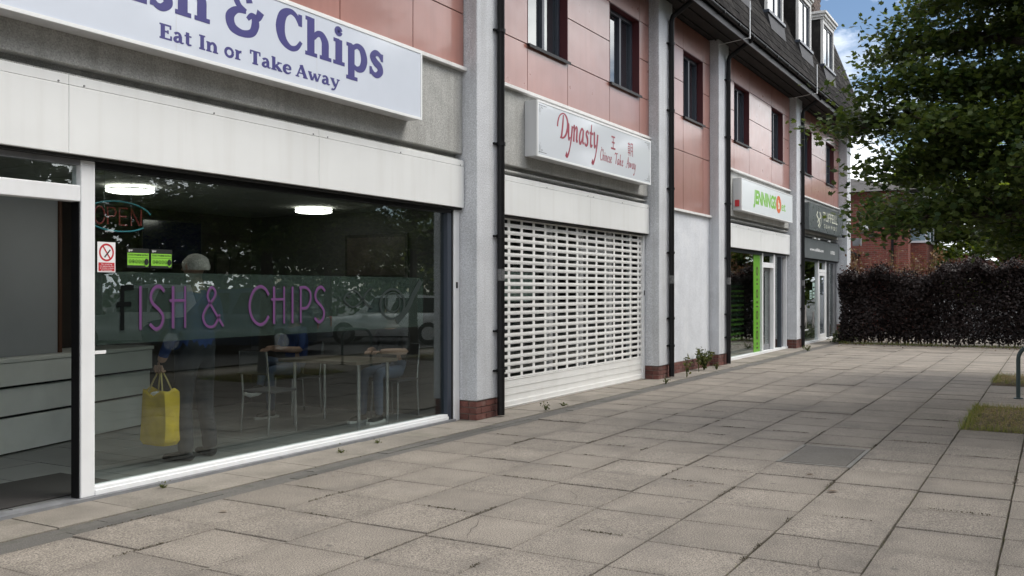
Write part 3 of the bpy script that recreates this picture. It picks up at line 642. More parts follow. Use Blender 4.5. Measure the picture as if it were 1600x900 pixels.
for n_, (k, xs, z) in enumerate(slates):
    tilt = sr.gauss(0, .012); p = Vector((xs, ry(z) - .006, z)) ; e = Matrix.Rotation(ang + .03 + sr.gauss(0, .008), 4, 'X') @ Matrix.Rotation(tilt, 4, 'Z')
    if n_ < 300:
        o = link('slate', slate_vars[sr.randrange(6)], roof); o.matrix_local = Matrix.Translation(p) @ e
    elif k < 1e5 or -2 < xs < 32:
        me = slate_vars[sr.randrange(6)]; smb.add([(Matrix.Translation(p) @ e) @ v.co for v in me.vertices], [tuple(q.vertices) for q in me.polygons])
so_ = smb.build('slates', M_slate, roof); tag(so_, kind='stuff')
def dormer(x0, x1):
    yf = 5.52; z0, z1 = 7.70, 8.86; yb = ry(9.2)+.3
    D = MB().box(x0+.05, x1-.05, yf+.13, yb, z1-.02, z1+.06).build('dormer', M_slate, T)
    for a_ in (x0, x1-.05): MB().box(a_, a_+.0499, yf+.061, yb, z0-.08, z1+.06).build('cheek', M_slate, D)
    MB().box(x0-.10, x1+.10, yf-.11, yb, z1+.20, z1+.27).box(x0-.06, x1+.06, yf-.07, yb, z1+.12, z1+.199).box(x0-.03, x1+.03, yf-.03, yb, z1+.061, z1+.119).build('cornice', M_dorm, D, .006)
    f = MB().box(x0-.004, x0+.09, yf-.01, yf+.06, z0-.06, z1+.06).box(x1-.09, x1+.004, yf-.01, yf+.06, z0-.06, z1+.06).box(x0+.09, x1-.09, yf-.006, yf+.06, z1-.03, z1+.06)
    f.build('frame', M_dorm, D, .004)
    xm = x0+(x1-x0)*.55
    MB().box(x0+.09, x0+.14, yf+.03, yf+.08, z0, z1-.03).box(x1-.14, x1-.09, yf+.03, yf+.08, z0, z1-.03).box(xm-.03, xm+.03, yf+.03, yf+.08, z0+.05, z1-.08).box(x0+.14, x1-.14, yf+.03, yf+.08, z0, z0+.05).box(x0+.14, x1-.14, yf+.03, yf+.08, z1-.08, z1-.03).build('sash', M_wframe, D)
    MB().box(x0+.10, x1-.10, yf+.05, yf+.058, z0+.01, z1-.04).build('pane', M_wpane, D)
    MB().box(x0+.05, x1-.05, yf+.10, yf+.12, z0, z1).build('blind', mat_blind, D)
    MB().box(x0-.05, x1+.05, yf-.06, yf+.10, z0-.07, z0-.005).build('sill', M_wframe, D, .005)
    MB().add([(x0+.1, ry(7.28)-.035, 7.28), (x1+.02, ry(7.28)-.035, 7.28), (x1+.06, yf-.02, z0-.072), (x0-.04, yf-.02, z0-.072), (x0+.1, ry(7.28)+.02, 7.28), (x1+.02, ry(7.28)+.02, 7.28), (x1+.06, yf+.1, z0-.072), (x0-.04, yf+.1, z0-.072)],
             [(0,1,2,3), (4,7,6,5), (0,3,7,4), (1,5,6,2), (0,4,5,1), (3,2,6,7)]).build('lead_apron', mat('apron_lead', (.05, .05, .053), .7, var=.2, vscale=6), D)
for a, b_ in dormers: dormer(a, b_)
# chimney with real bricks too small to pick apart
ch = MB()
for c in range(22):
    z0 = 8.9 + c*.075
    for k in range(4): ch.box(29.6+.225*k+(.1 if c % 2 else 0), 29.6+.225*k+.215+(.1 if c % 2 else 0), 6.35, 6.46, z0, z0+.065)
    for k in range(4): ch.box(29.6, 29.71, 6.47+.225*k, 6.47+.225*k+.215, z0, z0+.065)
cho = MB().box(29.62, 30.55, 6.37, 7.35, 8.8, 10.56).build('chimney', M_mortar, T); cb_ = ch.build('bricks', mat('chimney_brick', (.12, .085, .07), .9, var=.3, isl=.3), cho); tag(cb_, kind='stuff')
MB().box(29.55, 30.65, 6.3, 7.42, 10.561, 10.66).build('cap', M_beam, cho, .01)

# ---- beams, fascias, shop fronts
def beam(x0, x1):
    MB().box(x0, x1, YB, YB+.25, 3.09, 4.05).build('concrete_beam', M_beam, T, .01)
    MB().box(x0, x1, YB+.10, YB+.2, 3.0, 3.09).build('recess_back', M_beam, T)
    MB().box(x0, x1, YF+.05, YB+.09, 3.012, 3.03).build('recess_ledge', M_beam, T)
def fascia(x0, x1, joints, m1, z0=2.462, ztop=2.94, flange=True):
    xs = [x0]+joints+[x1]
    for a, b_ in zip(xs[:-1], xs[1:]):
        f = box('fascia_panel', m1, T, a+.0012, b_-.0012, YF, YF+.3, z0, ztop-.003, .004)
        if flange:
            box('top_flange', m1, f, a+.0012, b_-.0012, YF+.002, YF+.3, ztop, ztop+.068, .003)
            n_ = max(2, int((b_-a)/.75))
            for k in range(n_): MB().tube([(a+.12+(b_-a-.2)*k/(n_-1), YF-.003, ztop+.012), (a+.12+(b_-a-.2)*k/(n_-1), YF+.01, ztop+.012)], .007, 8).build('screw', M_lead, f)
    MB().box(x0, x1, YF+.03, 6.34, z0-.022, z0-.002).build('shutter_slot', M_darkgap, T)
for i in (0, 1, 2, 4, 5): beam(*bays[i])
# bay 0 (left of the frame): a closed rendered wall below the beam
MB().box(-4.2, 2.67, YB, YB+.25, -.03, 3.0).build('rendered_wall', M_wallrender, T)
# bay 3: rendered wall with a low brick plinth
rw = MB().box(15.83, 18.47, YC+.01, YC+.25, .20, 2.944).build('rendered_wall', M_wallrender, T)
for c in range(3):
    x = 15.83 - (c % 2)*.11
    while x < 18.46:
        a, b_ = max(x, 15.832), min(x+.213, 18.468)
        if b_-a > .03: box('brick', M_brick, rw, a, b_, YC-.004, YC+.1, c*.070-.01, c*.070+.051, .004)
        x += .223
MB().box(15.832, 18.468, YC+.006, YC+.2, -.03, .1995).build('mortar_bed', M_mortar, rw)
fascia(3.30, 9.345, [4.238, 6.834], M_white)
fascia(10.0, 15.165, [12.8], M_white, 2.455, 2.88)
fascia(19.13, 25.0, [22.2], M_white, 2.42, 2.86)
M_fgrey = mat('fascia_grey', (.115, .13, .135), .45, var=.06, streak=.2)
fascia(25.66, 31.44, [], M_fgrey, 2.40, 2.88, True)
def room(name, x0, x1, yb, zc, mf, mw, mc):
    MB().quad((x0, 6.16, .012), (x1, 6.16, .012), (x1, yb, .012), (x0, yb, .012)).build(name+'_floor', mf, T)
    MB().quad((x0, 6.16, zc), (x0, yb, zc), (x1, yb, zc), (x1, 6.16, zc)).build(name+'_ceiling', mc, T)
    MB().quad((x0, yb, 0), (x1, yb, 0), (x1, yb, zc), (x0, yb, zc)).quad((x0, 6.16, 0), (x0, yb, 0), (x0, yb, zc), (x0, 6.16, zc)).quad((x1, 6.16, 0), (x1, 6.16, zc), (x1, yb, zc), (x1, yb, 0)).build(name+'_walls', mw, T)

# ---- shop 1: fish bar front
XG0, XG1 = 4.50, 9.125
SF = MB().box(3.30, 9.23, 6.0, 6.13, -.02, .022).build('shop_front', M_lead, T)
MB().box(4.385, 4.50, 6.035, 6.14, .0221, 2.438).build('mullion', M_whiteframe, SF, .006)
MB().box(4.375, 4.3849, 6.05, 6.13, .0221, 2.14).build('seal', M_black, SF)
MB().box(3.40, 4.3849, 6.04, 6.135, 2.14, 2.255).build('transom', M_whiteframe, SF, .006)
MB().box(3.40, 4.3849, 6.045, 6.13, 2.40, 2.438).build('head', M_lead, SF)
MB().box(3.30, 3.40, 6.035, 6.14, .0221, 2.438).build('jamb', M_whiteframe, SF, .006)
MB().box(3.402, 4.38, 6.085, 6.092, 2.255, 2.40).build('transom_pane', M_glass, SF)
MB().box(XG0, XG1, 6.03, 6.14, .0221, .062).build('sill', M_whiteframe, SF, .005)
MB().box(XG0, XG1, 6.045, 6.135, .0625, .085).build('bead', M_whiteframe, SF, .005)
MB().box(XG0, 9.20, 6.05, 6.14, 2.395, 2.438).build('head', M_black, SF)
MB().box(XG1, 9.205, 6.05, 6.14, .0221, 2.394).build('jamb', M_wframe, SF, .004)
MB().box(9.206, 9.232, 6.045, 6.14, -.02, 2.43).build('gap', M_darkgap, SF)
gd = MB().box(9.233, 9.352, 6.03, 6.14, -.02, 2.438).build('shutter_guide', M_whiteframe, SF, .006)
MB().box(9.27, 9.30, 6.022, 6.0295, 1.53, 1.60).build('key_switch', M_darkgap, SF)
MB().box(XG0, XG1, YG, YG+.006, .085, 2.395).build('pane', M_glass, SF)
FB = MB().box(XG0+.004, 8.72, YG+.0075, YG+.0085, 1.105, 1.645).build('frosted_band', M_film, SF)
# window lettering on the outside of the glass
yl = YG-.0006
for wd, a, b_ in (('ISH', 4.905, 5.44), ('&', 5.53, 5.83), ('CHIPS', 6.06, 7.12)):
    tot = sum(DEC[c][0] for c in wd); sx = (b_-a)/tot; x = a
    for c in wd:
        lt = Lettering(yl); lt.strokes(DEC[c][1], x, 1.205, sx, .335); lo = lt.build('letter', M_deco, SF)
        lt = Lettering(YG-.0002, .00001); lt.strokes(DEC[c][1], x+.008, 1.198, sx, .335, 0, 1.12); lt.build('letter_shadow', M_decodark, lo)
        x += DEC[c][0]*sx
lt = Lettering(yl)
lt.rect(4.765, 4.80, 1.205, 1.545); lt.rect(4.80, 4.885, 1.51, 1.545); lt.poly([(4.725, 1.385), (4.86, 1.385), (4.86, 1.42), (4.74, 1.42)])
lt.build('letter', mat('black_vinyl', (.004, .005, .005), .9, spec=.05), SF); lt = Lettering(yl)
# fish and second fish outline
lt.strokes([([(.98,.95),(.80,.75),(.66,.45),(.45,.2),(.25,.2),(.04,.5),(.25,.82),(.45,.82),(.66,.5),(.85,.22),(1.02,.12)], .06), circ(.2,.6,.03,.03,.07,6)], 7.34, 1.30, .46, .24)
lt.build('fish_outline', M_decodark, SF); lt = Lettering(yl)
lt.strokes([circ(.5,.5,.42,.46,.07, 16), circ(.5,.56,.26,.3,.035, 12)], 7.90, 1.19, .50, .34)
lt.strokes([([(0,0),(.4,.3),(.7,.7),(1,1.05)], .16)], 8.22, 1.17, .45, .42)
lt.build('swirl_outline', M_decodark, SF)
lt = Lettering(yl); lt.rect(4.53, 4.64, 1.04, 1.065); lt.build('sticker', M_whitep, SF)
# no smoking notice
nsx = 4.566
S = MB().box(nsx, nsx+.153, YG-.0022, YG-.0003, 1.641, 1.864).build('no_smoking_sign', M_whitep); tag(S, 'white and red no smoking notice stuck on the shop window', 'sign')
l = Lettering(YG-.0024); l.ring(nsx+.0765, 1.787, .064, .066, .014); l.strip([(nsx+.038, 1.835), (nsx+.046, 1.843)], [(nsx+.108, 1.731), (nsx+.116, 1.739)]); l.rect(nsx+.008, nsx+.145, 1.649, 1.712); l.build('red_print', M_redp, S)
l = Lettering(YG-.0034); l.strip([(nsx+.055, 1.755), (nsx+.062, 1.747)], [(nsx+.105, 1.812), (nsx+.112, 1.804)]); l.build('cigarette', M_blackp, S)
l = Lettering(YG-.0042)
for k, tx in enumerate(('No smoking', 'It is against the law', 'to smoke in these', 'premises')): l.text(tx, nsx+.03-(.012 if k in (1, 2) else 0), nsx+.123+(.012 if k in (1, 2) else 0), 1.697-k*.0145, .008, .01)
l.build('wording', M_whitep, S)
for k, hx in enumerate((4.821, 5.040)):
    S = MB().box(hx, hx+.205, YG-.0022, YG-.0003, 1.68, 1.828).build('hygiene_rating_sign', M_blackp); tag(S, ('green and black food hygiene rating card next to the no smoking notice', 'green and black food hygiene rating card farther from the no smoking notice')[k], 'sign', 'hygiene rating cards on the window')
    l = Lettering(YG-.0024); l.rect(hx+.004, hx+.199, 1.698, 1.792); l.disc(hx+.178, 1.715, .021, .027); l.build('green_print', M_hyg, S)
    l = Lettering(YG-.0034); l.text('FOOD HYGIENE RATING', hx+.012, hx+.192, 1.772, .012, .02); l.rect(hx+.008, hx+.196, 1.757, 1.759)
    for d_ in range(5): l.ring(hx+.028+d_*.028, 1.728, .012, .014, .003, 14); l.text('01234'[d_], hx+.024+d_*.028, hx+.032+d_*.028, 1.722, .011)
    l.disc(hx+.175, 1.726, .02, .025); l.build('print', M_blackp, S)
    l = Lettering(YG-.0046); l.text('5', hx+.168, hx+.182, 1.712, .028, .03); l.rect(hx+.014, hx+.022, 1.801, 1.817); l.rect(hx+.026, hx+.05, 1.812, 1.815); l.rect(hx+.026, hx+.045, 1.806, 1.809); l.build('white_print', M_whitep, S)
# neon OPEN sign hanging inside
NE = empty('neon_open_sign', (4.83, 6.2, 2.07)); tag(NE, 'unlit red and blue neon OPEN sign hanging behind the shop window', 'neon sign')
y_ = 0
def ntube(pts, m_, nm): MB().tube([(x, .002*(i % 2), z) for i, (x, z) in enumerate(pts)], .0065, 8).build(nm, m_, NE, smooth=True)
def arc(cx, cz, rx, rz, a0, a1, n=18): return [(cx+rx*math.cos(R(a0+(a1-a0)*k/n)), cz+rz*math.sin(R(a0+(a1-a0)*k/n))) for k in range(n+1)]
ntube(arc(0, 0, .30, .115, 15, 150), M_neonb, 'blue_tube'); ntube(arc(0, 0, .30, .115, 195, 318), M_neonb, 'blue_tube')
ntube(arc(-.17, 0, .045, .065, 0, 350), M_neonr, 'letter_tube')
ntube([(-.10, -.065), (-.10, .065), (-.04, .06), (-.025, .03), (-.04, 0), (-.095, -.005)], M_neonr, 'letter_tube')
ntube([(.075, .065), (.005, .065), (.005, -.065), (.075, -.065)], M_neonr, 'letter_tube'); ntube([(.01, .0), (.065, .0)], M_neonr, 'letter_tube')
ntube([(.11, -.065), (.112, .065), (.185, -.06), (.20, -.06), (.203, .065)], M_neonr, 'letter_tube')
for x in (-.12, .12): MB().tube([(x, .012, .06), (x, .012, .395)], .0018, 5).build('chain', M_chrome, NE)
MB().box(-.22, .24, .008, .012, -.012, -.004).build('backing_bar', M_black, NE)

# ---- shop 1 interior
X0, X1, YBK, ZC = 3.36, 9.31, 9.3, 2.47
def struct(name, mb, m_):
    o = mb.build(name, m_); tag(o, kind='structure'); return o
IFL = struct('interior_floor', MB().box(X0, X1, 6.131, YBK, -.05, .012), M_grout)
tm = MB().box(-.296, .296, -.296, .296, -.006, 0).mesh('floor_tile'); tm.materials.append(M_tile)
for i in range(10):
    for j in range(6):
        o = link('floor_tile', tm, IFL); o.location = (X0+.3+i*.6-.02, 6.43+j*.6-.3+.001, .0195 + sr.gauss(0, .0004)); 
        if j == 0: o.location.y = 6.43
for o in [c for c in IFL.children if c.location.y < 6.2]: bpy.data.objects.remove(o)
ICE = struct('interior_ceiling', MB().box(X0, X1, 6.25, YBK, ZC+.012, ZC+.05), M_grid)
cm = MB().box(-.292, .292, -.59, .59, 0, .011).mesh('ceiling_tile'); cm.materials.append(M_ceil)
for i in range(10):
    for j in range(3):
        o = link('ceiling_tile', cm, ICE); o.location = (X0+.3+i*.6-.02, 6.86+j*1.2-.0, ZC)
struct('interior_wall_back', MB().box(X0, X1, YBK, YBK+.1, -.05, ZC+.05), M_inwall)
struct('interior_wall_right', MB().box(X1, X1+.045, 6.141, YBK, -.05, ZC+.05), M_inside)
struct('interior_wall_left', MB().box(X0-.055, X0, 6.141, YBK, -.05, ZC+.05), M_inside)
struct('interior_bulkhead', MB().box(X0, X1, 6.145, 6.249, 2.4385, ZC+.05), M_inside)
# counter, angled a little
CT = empty('serving_counter', (5.14, 8.2, 0), math.atan2(.55, 2.09)); tag(CT, 'long pale grey-green panelled serving counter inside the fish shop', 'counter')
for z0, z1, nm in ((.02, .345, 'front_panel'), (.36, .615, 'front_panel'), (.63, .85, 'front_panel')):
    MB().box(-1.75, 2.15, 0 if z0 < .6 else -.03, .05, z0+.012, z1).build(nm, M_steel, CT, .004)
MB().box(-1.72, 2.12, .051, .55, .012, .84).build('carcass', M_tvbody, CT)
MB().box(-1.78, 2.17, -.04, .6, .853, .89).build('worktop', M_steel, CT, .005)
SC = MB().box(-1.75, .86, .12, .16, .893, 2.40).build('tall_screen', M_screen, CT)
MB().box(.862, .90, .10, .18, .893, 2.40).build('screen_post', M_wood, CT)
mt = box('door_mat', M_mat, None, 3.45, 4.9, 6.2, 7.0, .02, .032, .004); tag(mt, 'dark ribbed mat just inside the open shop doorway', 'door mat')
def ceiling_light(x, y, label):
    e = empty('ceiling_light', (x, y, ZC-.001)); tag(e, label, 'ceiling light', 'round ceiling lights in the fish shop')
    MB().tube([(0, 0, 0), (0, 0, -.028)], .19, 32).build('base', M_lampring, e, smooth=True)
    MB().tube([(0, 0, -.0281), (0, 0, -.04)], [.205, .205], 32).build('ring', M_black, e, smooth=True)
    MB().tube([(0, 0, -.0401), (0, 0, -.055), (0, 0, -.064)], [.212, .208, .17], 32).build('diffuser', M_lamp, e, smooth=True)
    MB().tube([(0, 0, -.012), (0, 0, -.022)], [.211, .211], 32).build('upper_glow', M_lamp, e, smooth=True)
ceiling_light(5.9, 7.42, 'lit round ceiling lamp hanging above the customer with the yellow bag')
ceiling_light(8.51, 7.51, 'lit round ceiling lamp above the cafe table')
# television and pictures
tv = empty('television', (7.75, 9.02, 2.07)); tag(tv, 'dark blue wall television hung near the ceiling behind the counter', 'television')
MB().box(-.44, .44, -.02, .03, -.26, .26).build('casing', M_tvbody, tv, .006); MB().box(-.42, .42, -.024, -.0201, -.24, .24).build('screen', M_tvscreen, tv); MB().box(-.05, .05, .031, .279, -.05, .05).build('wall_bracket', M_tvbody, tv)
for x, wd, lab in ((8.42, .24, 'small dark framed picture beside the television'), (8.78, .26, 'small dark framed picture nearest the shop side wall')):
    e = empty('framed_picture', (x, 9.28, 1.84)); tag(e, lab, 'picture', 'framed pictures on the back wall')
    h_ = .15
    MB().box(-wd/2, wd/2, -.02, -.002, -h_, -h_+.025).box(-wd/2, wd/2, -.02, -.002, h_-.025, h_).box(-wd/2, -wd/2+.025, -.02, -.002, -h_+.025, h_-.025).box(wd/2-.025, wd/2, -.02, -.002, -h_+.025, h_-.025).build('frame', M_picframe, e)
    MB().box(-wd/2+.025, wd/2-.025, -.010, -.004, -h_+.025, h_-.025).build('print', M_pic, e)
e = empty('framed_picture', (9.305, 7.2, 1.92)); tag(e, 'large dark framed poster on the side wall above the cafe table', 'picture')
MB().box(-.03, -.002, -.48, .48, -.27, .27).build('frame', M_picframe, e, .006); MB().box(-.034, -.0301, -.44, .44, -.23, .23).build('print', M_pic, e)
# table and chairs
tb = empty('cafe_table', (8.22, 6.90, .0195)); tag(tb, 'small cafe table with pale edge and steel legs behind the window', 'table')
MB().box(-.36, .36, -.55, .55, .70, .735).build('table_top', M_tabletop, tb, .006)
for sx in (-1, 1):
    for sy in (-1, 1): MB().tube([(sx*.20 if sx < 0 else .30, sy*.45, 0), (sx*.20 if sx < 0 else .30, sy*.45, .70)], .02, 10).build('leg', M_chrome, tb, smooth=True)
def chair(x, y, rz, label):
    e = empty('cafe_chair', (x, y, .0195), rz); tag(e, label, 'chair', 'steel chairs around the cafe table')
    MB().box(-.20, .20, -.20, .20, .43, .455).build('seat', M_seat, e, .01)
    for sx in (-1, 1):
        MB().tube([(sx*.19, .20, 0), (sx*.185, .185, .43)], .011, 8).build('leg', M_chrome, e, smooth=True)
        MB().tube([(sx*.19, -.22, 0), (sx*.185, -.19, .43), (sx*.185, -.24, .86)], .011, 8).build('leg', M_chrome, e, smooth=True)
    MB().box(-.19, .19, -.245, -.225, .62, .86).build('backrest', M_seat, e, .008)
chair(9.02, 6.72, R(90), 'steel cafe chair under the seated person by the window, facing the table')
chair(7.42, 7.15, R(-90), 'empty steel cafe chair on the counter side of the cafe table')
chair(8.72, 7.95, R(75), 'steel cafe chair under the person with crossed legs')

# ================================================================== people
def skin_mesh(verts, edges, sub=2, root=0):
    me = bpy.data.meshes.new('sk'); me.from_pydata([v[0] for v in verts], edges, []); me.update()
    o = bpy.data.objects.new('sk', me); COL.objects.link(o)
    m = o.modifiers.new('skin', 'SKIN'); m.use_smooth_shade = True
    for i, d in enumerate(me.skin_vertices[0].data):
        r = verts[i][1]; d.radius = (r, r) if not isinstance(r, tuple) else r; d.use_root = (i == root)
    s = o.modifiers.new('sub', 'SUBSURF'); s.levels = sub; s.render_levels = sub
    bpy.context.view_layer.update()
    res = bpy.data.meshes.new_from_object(o.evaluated_get(bpy.context.evaluated_depsgraph_get()))
    vs = [v.co.copy() for v in res.vertices]; fs = [tuple(p.vertices) for p in res.polygons]
    bpy.data.objects.remove(o); bpy.data.meshes.remove(me); bpy.data.meshes.remove(res)
    return vs, fs
def person(label, loc, rz, J, E_, regions, mats, hands=(), feet=(), face=True, hair=None, scale=1):
    """J: joint name -> (pos, radius, region); one skin surface, coloured by the nearest joint's garment"""
    names = list(J); idx = {n: i for i, n in enumerate(names)}
    vs, fs = skin_mesh([(J[n][0], J[n][1]) for n in names], [(idx[a], idx[b_]) for a, b_ in E_], 2, idx['pelvis'])
    # bones for colouring
    bones = [(Vector(J[a][0]), Vector(J[b_][0]), J[b_][2]) for a, b_ in E_]
    def region(p):
        best = None
        for a, b_, rg in bones:
            d = b_-a; t = max(0, min(1, (p-a).dot(d)/max(d.length_squared, 1e-9))); q = (p-(a+d*t)).length
            if best is None or q < best[0]: best = (q, rg)
        return best[1]
    allv = list(vs); allf = list(fs); reg = []
    for f in fs: reg.append(region(sum((vs[i] for i in f), Vector())/len(f)))
    def addchain(ch, rg, sub=1):
        v2, f2 = skin_mesh(ch, [(i, i+1) for i in range(len(ch)-1)], sub); n = len(allv); allv.extend(v2); allf.extend(tuple(i+n for i in f) for f in f2); reg.extend([rg]*len(f2))
    for fingers in hands:
        for ch in fingers: addchain(ch, 'skin', 1)
    for ch in feet: addchain(ch[0], ch[1], 2)
    me = bpy.data.meshes.new('body'); me.from_pydata([tuple(v) for v in allv], [], allf); me.update()
    order = list(mats); 
    for k in order: me.materials.append(mats[k])
    for p, r in zip(me.polygons, reg): p.material_index = order.index(r); p.use_smooth = True
    root = empty('person', loc, rz); tag(root, label, 'person'); b_ = link('body', me, root)
    if hair:
        (hc, hr, hm) = hair
        v2 = []; f2 = []; n1, n2 = 14, 20
        for i in range(n1+1):
            th = math.pi*i/n1*.62
            for k in range(n2):
                ph = 2*math.pi*k/n2; ex = 1+.03*math.sin(ph*5+i)
                v2.append((hc[0]+hr[0]*math.sin(th)*math.cos(ph)*ex, hc[1]+hr[1]*math.sin(th)*math.sin(ph)*ex, hc[2]+hr[2]*math.cos(th)))
        for i in range(n1):
            for k in range(n2): f2.append((i*n2+k, i*n2+(k+1) % n2, (i+1)*n2+(k+1) % n2, (i+1)*n2+k))
        h = MB().add(v2, f2).build('hair', hm, root, smooth=True)
    if face:
        hc = Vector(J['head'][0]); fr = .098
        for sx in (-1, 1):
            MB().tube([hc+Vector((sx*.036, fr-.012, .012)), hc+Vector((sx*.036, fr+.0005, .012))], [.012, .009], 8).build('eye', M_shoe, root)
            MB().tube([hc+Vector((sx*.085, -.01, -.025)), hc+Vector((sx*.094, -.012, .0)), hc+Vector((sx*.086, -.012, .028))], [.010, .016, .012], 8).build('ear', M_skin, root, smooth=True)
        MB().tube([hc+Vector((0, fr-.005, .012)), hc+Vector((0, fr+.018, -.022)), hc+Vector((0, fr-.004, -.032))], [.007, .013, .009], 8).build('nose', M_skin, root, smooth=True)
        MB().tube([hc+Vector((-.024, fr-.006, -.058)), hc+Vector((0, fr+.002, -.056)), hc+Vector((.024, fr-.006, -.058))], [.003, .006, .003], 6).build('mouth', mats.get('lips', M_skin), root)
    return root
# figure faces local +y, left side is -x
SZ = .0195
ST = dict(
 pelvis=((0, 0, .96), (.165, .115), 'trouser'), belly=((0, .01, 1.10), (.165, .125), 'top'), chest=((0, 0, 1.28), (.185, .125), 'top'), collar=((0, -.01, 1.44), (.10, .085), 'top'),
 neck=((0, 0, 1.53), .056, 'skin'), jaw=((0, .022, 1.595), .066, 'skin'), head=((0, .012, 1.66), (.088, .104), 'skin'), crown=((0, .0, 1.71), (.062, .075), 'skin'),
 shl=((-.19, -.01, 1.41), .066, 'top'), elb=((-.275, -.05, 1.13), .052, 'top'), wrl=((-.285, .06, .90), .040, 'top'), hal=((-.285, .08, .845), .034, 'skin'), hbl=((-.283, .085, .79), .030, 'skin'),
 shr=((.19, -.01, 1.41), .066, 'top'), err=((.27, .0, 1.13), .052, 'top'), wrr=((.20, .20, 1.06), .040, 'top'), har=((.14, .26, 1.07), .034, 'skin'),
 hipl=((-.095, 0, .88), .098, 'trouser'), knl=((-.115, .02, .49), .072, 'trouser'), anl=((-.125, -.02, .15), .062, 'trouser'), hel=((-.125, -.015, .045), .066, 'trouser'),
 hipr=((.095, 0, .88), .098, 'trouser'), knr=((.125, .02, .49), .072, 'trouser'), anr=((.145, -.02, .15), .062, 'trouser'), her=((.145, -.015, .045), .066, 'trouser'))
EB = [('pelvis','belly'),('belly','chest'),('chest','collar'),('collar','neck'),('neck','jaw'),('jaw','head'),('head','crown'),('chest','shl'),('shl','elb'),('elb','wrl'),('wrl','hal'),('chest','shr'),('shr','err'),('err','wrr'),('wrr','har'),('pelvis','hipl'),('hipl','knl'),('knl','anl'),('pelvis','hipr'),('hipr','knr'),('knr','anr'),('anl','hel'),('anr','her')]
def grip(x, y, z):                       # hand closed on the bag handles, palm facing the thigh
    fs = []
    for k in range(4):
        yy = y + .034 - k*.021; L_ = (.9, 1.0, .96, .8)[k]
        fs.append([((x-.012, yy, z+.03), .0105), ((x-.022, yy+.002, z-.01*L_), .0095), ((x-.008, yy+.002, z-.04*L_), .009), ((x+.014, yy, z-.036*L_), .0085), ((x+.022, yy, z-.015), .0075)])
    fs.append([((x+.012, y+.03, z+.05), .011), ((x+.028, y+.042, z+.02), .0095), ((x+.02, y+.03, z-.012), .0085)])
    return fs
def openhand(p, d, side):
    p = Vector(p); d = Vector(d).normalized(); s = d.cross(Vector((0, 0, 1))).normalized()*side; fs = []
    for k in range(4):
        q = p + s*(.03-.02*k); L_ = (.85, 1, .95, .75)[k]
        fs.append([(tuple(q), .0105), (tuple(q+d*.045*L_), .0095), (tuple(q+d*.075*L_+Vector((0, 0, -.012))), .0085), (tuple(q+d*.095*L_+Vector((0, 0, -.028))), .007)])
    fs.append([(tuple(p+s*.02-d*.03), .011), (tuple(p+s*.05-d*.005), .0095), (tuple(p+s*.058+d*.025+Vector((0, 0, -.01))), .0085)])
    return fs
def foot(x, y, z, d, rg='shoe'):
    d = Vector(d); p = Vector((x, y, z))
    return ([(tuple(p-d*.075+Vector((0, 0, .045))), (.042, .045)), (tuple(p+Vector((0, 0, .05))), (.044, .05)), (tuple(p+d*.10+Vector((0, 0, .036))), (.048, .036)), (tuple(p+d*.185+Vector((0, 0, .03))), (.040, .028))], rg)
person('customer in navy jumper and grey trousers standing at the counter with back to the window', (5.95, 6.62, SZ), R(6), ST, EB, None,
       dict(trouser=M_trouser, top=M_navy, skin=M_skin, shoe=M_shoe), hands=[grip(-.285, .085, .80), openhand((.13, .27, 1.07), (-.6, .7, 0), 1)],
       feet=[foot(-.125, -.02, 0, (-.35, .94, 0)), foot(.145, -.02, 0, (.3, .95, 0))], hair=((0, -.008, 1.672), (.099, .112, .105), M_hairg)).scale = (1.12, 1.12, 1.02)
# shopping bag in the hand
BG = empty('shopping_bag', (5.95-.317*math.cos(R(6))-.095*math.sin(R(6)), 6.62-.317*math.sin(R(6))+.095, .034)); tag(BG, 'yellow plastic shopping bag hanging from the customer\'s hand', 'bag')
bm_ = MB(); nz, na = 12, 24; vs_ = []
for i in range(nz+1):
    t = i/nz; z = .15 + .43*t
    for k in range(na):
        a = 2*math.pi*k/na; sq = 1/max(abs(math.cos(a)), abs(math.sin(a)))**.72
        wx = .095*(1-.16*t)*(1+.06*math.sin(4*a+5*t)); wy = .17*(1-.10*t)*(1+.05*math.sin(3*a+4*t))
        f_ = .82 if i == 0 else 1
        vs_.append((wx*f_*sq*math.cos(a), wy*f_*sq*math.sin(a), z + .012*math.sin(5*a+2*t)*(t) + .05*t*abs(math.sin(a))))
fs_ = [(i*na+k, i*na+(k+1) % na, (i+1)*na+(k+1) % na, (i+1)*na+k) for i in range(nz) for k in range(na)] + [tuple(range(na-1, -1, -1))]
bb = MB().add(vs_, fs_).build('bag_body', M_bag, BG, smooth=True); sm = bb.modifiers.new('solid', 'SOLIDIFY'); sm.thickness = .002
for sx in (-1, 1):
    MB().tube([(sx*.06, -.10, .57), (sx*.03, -.05, .70), (sx*.006, -.015, .782), (sx*.006, .015, .782), (sx*.03, .05, .70), (sx*.06, .10, .57)], .0075, 6).build('handle', M_bagh, BG, smooth=True)
MB().box(-.05, .03, -.07, .08, .40, .60).build('wrapped_goods', M_whitep, BG, .02)
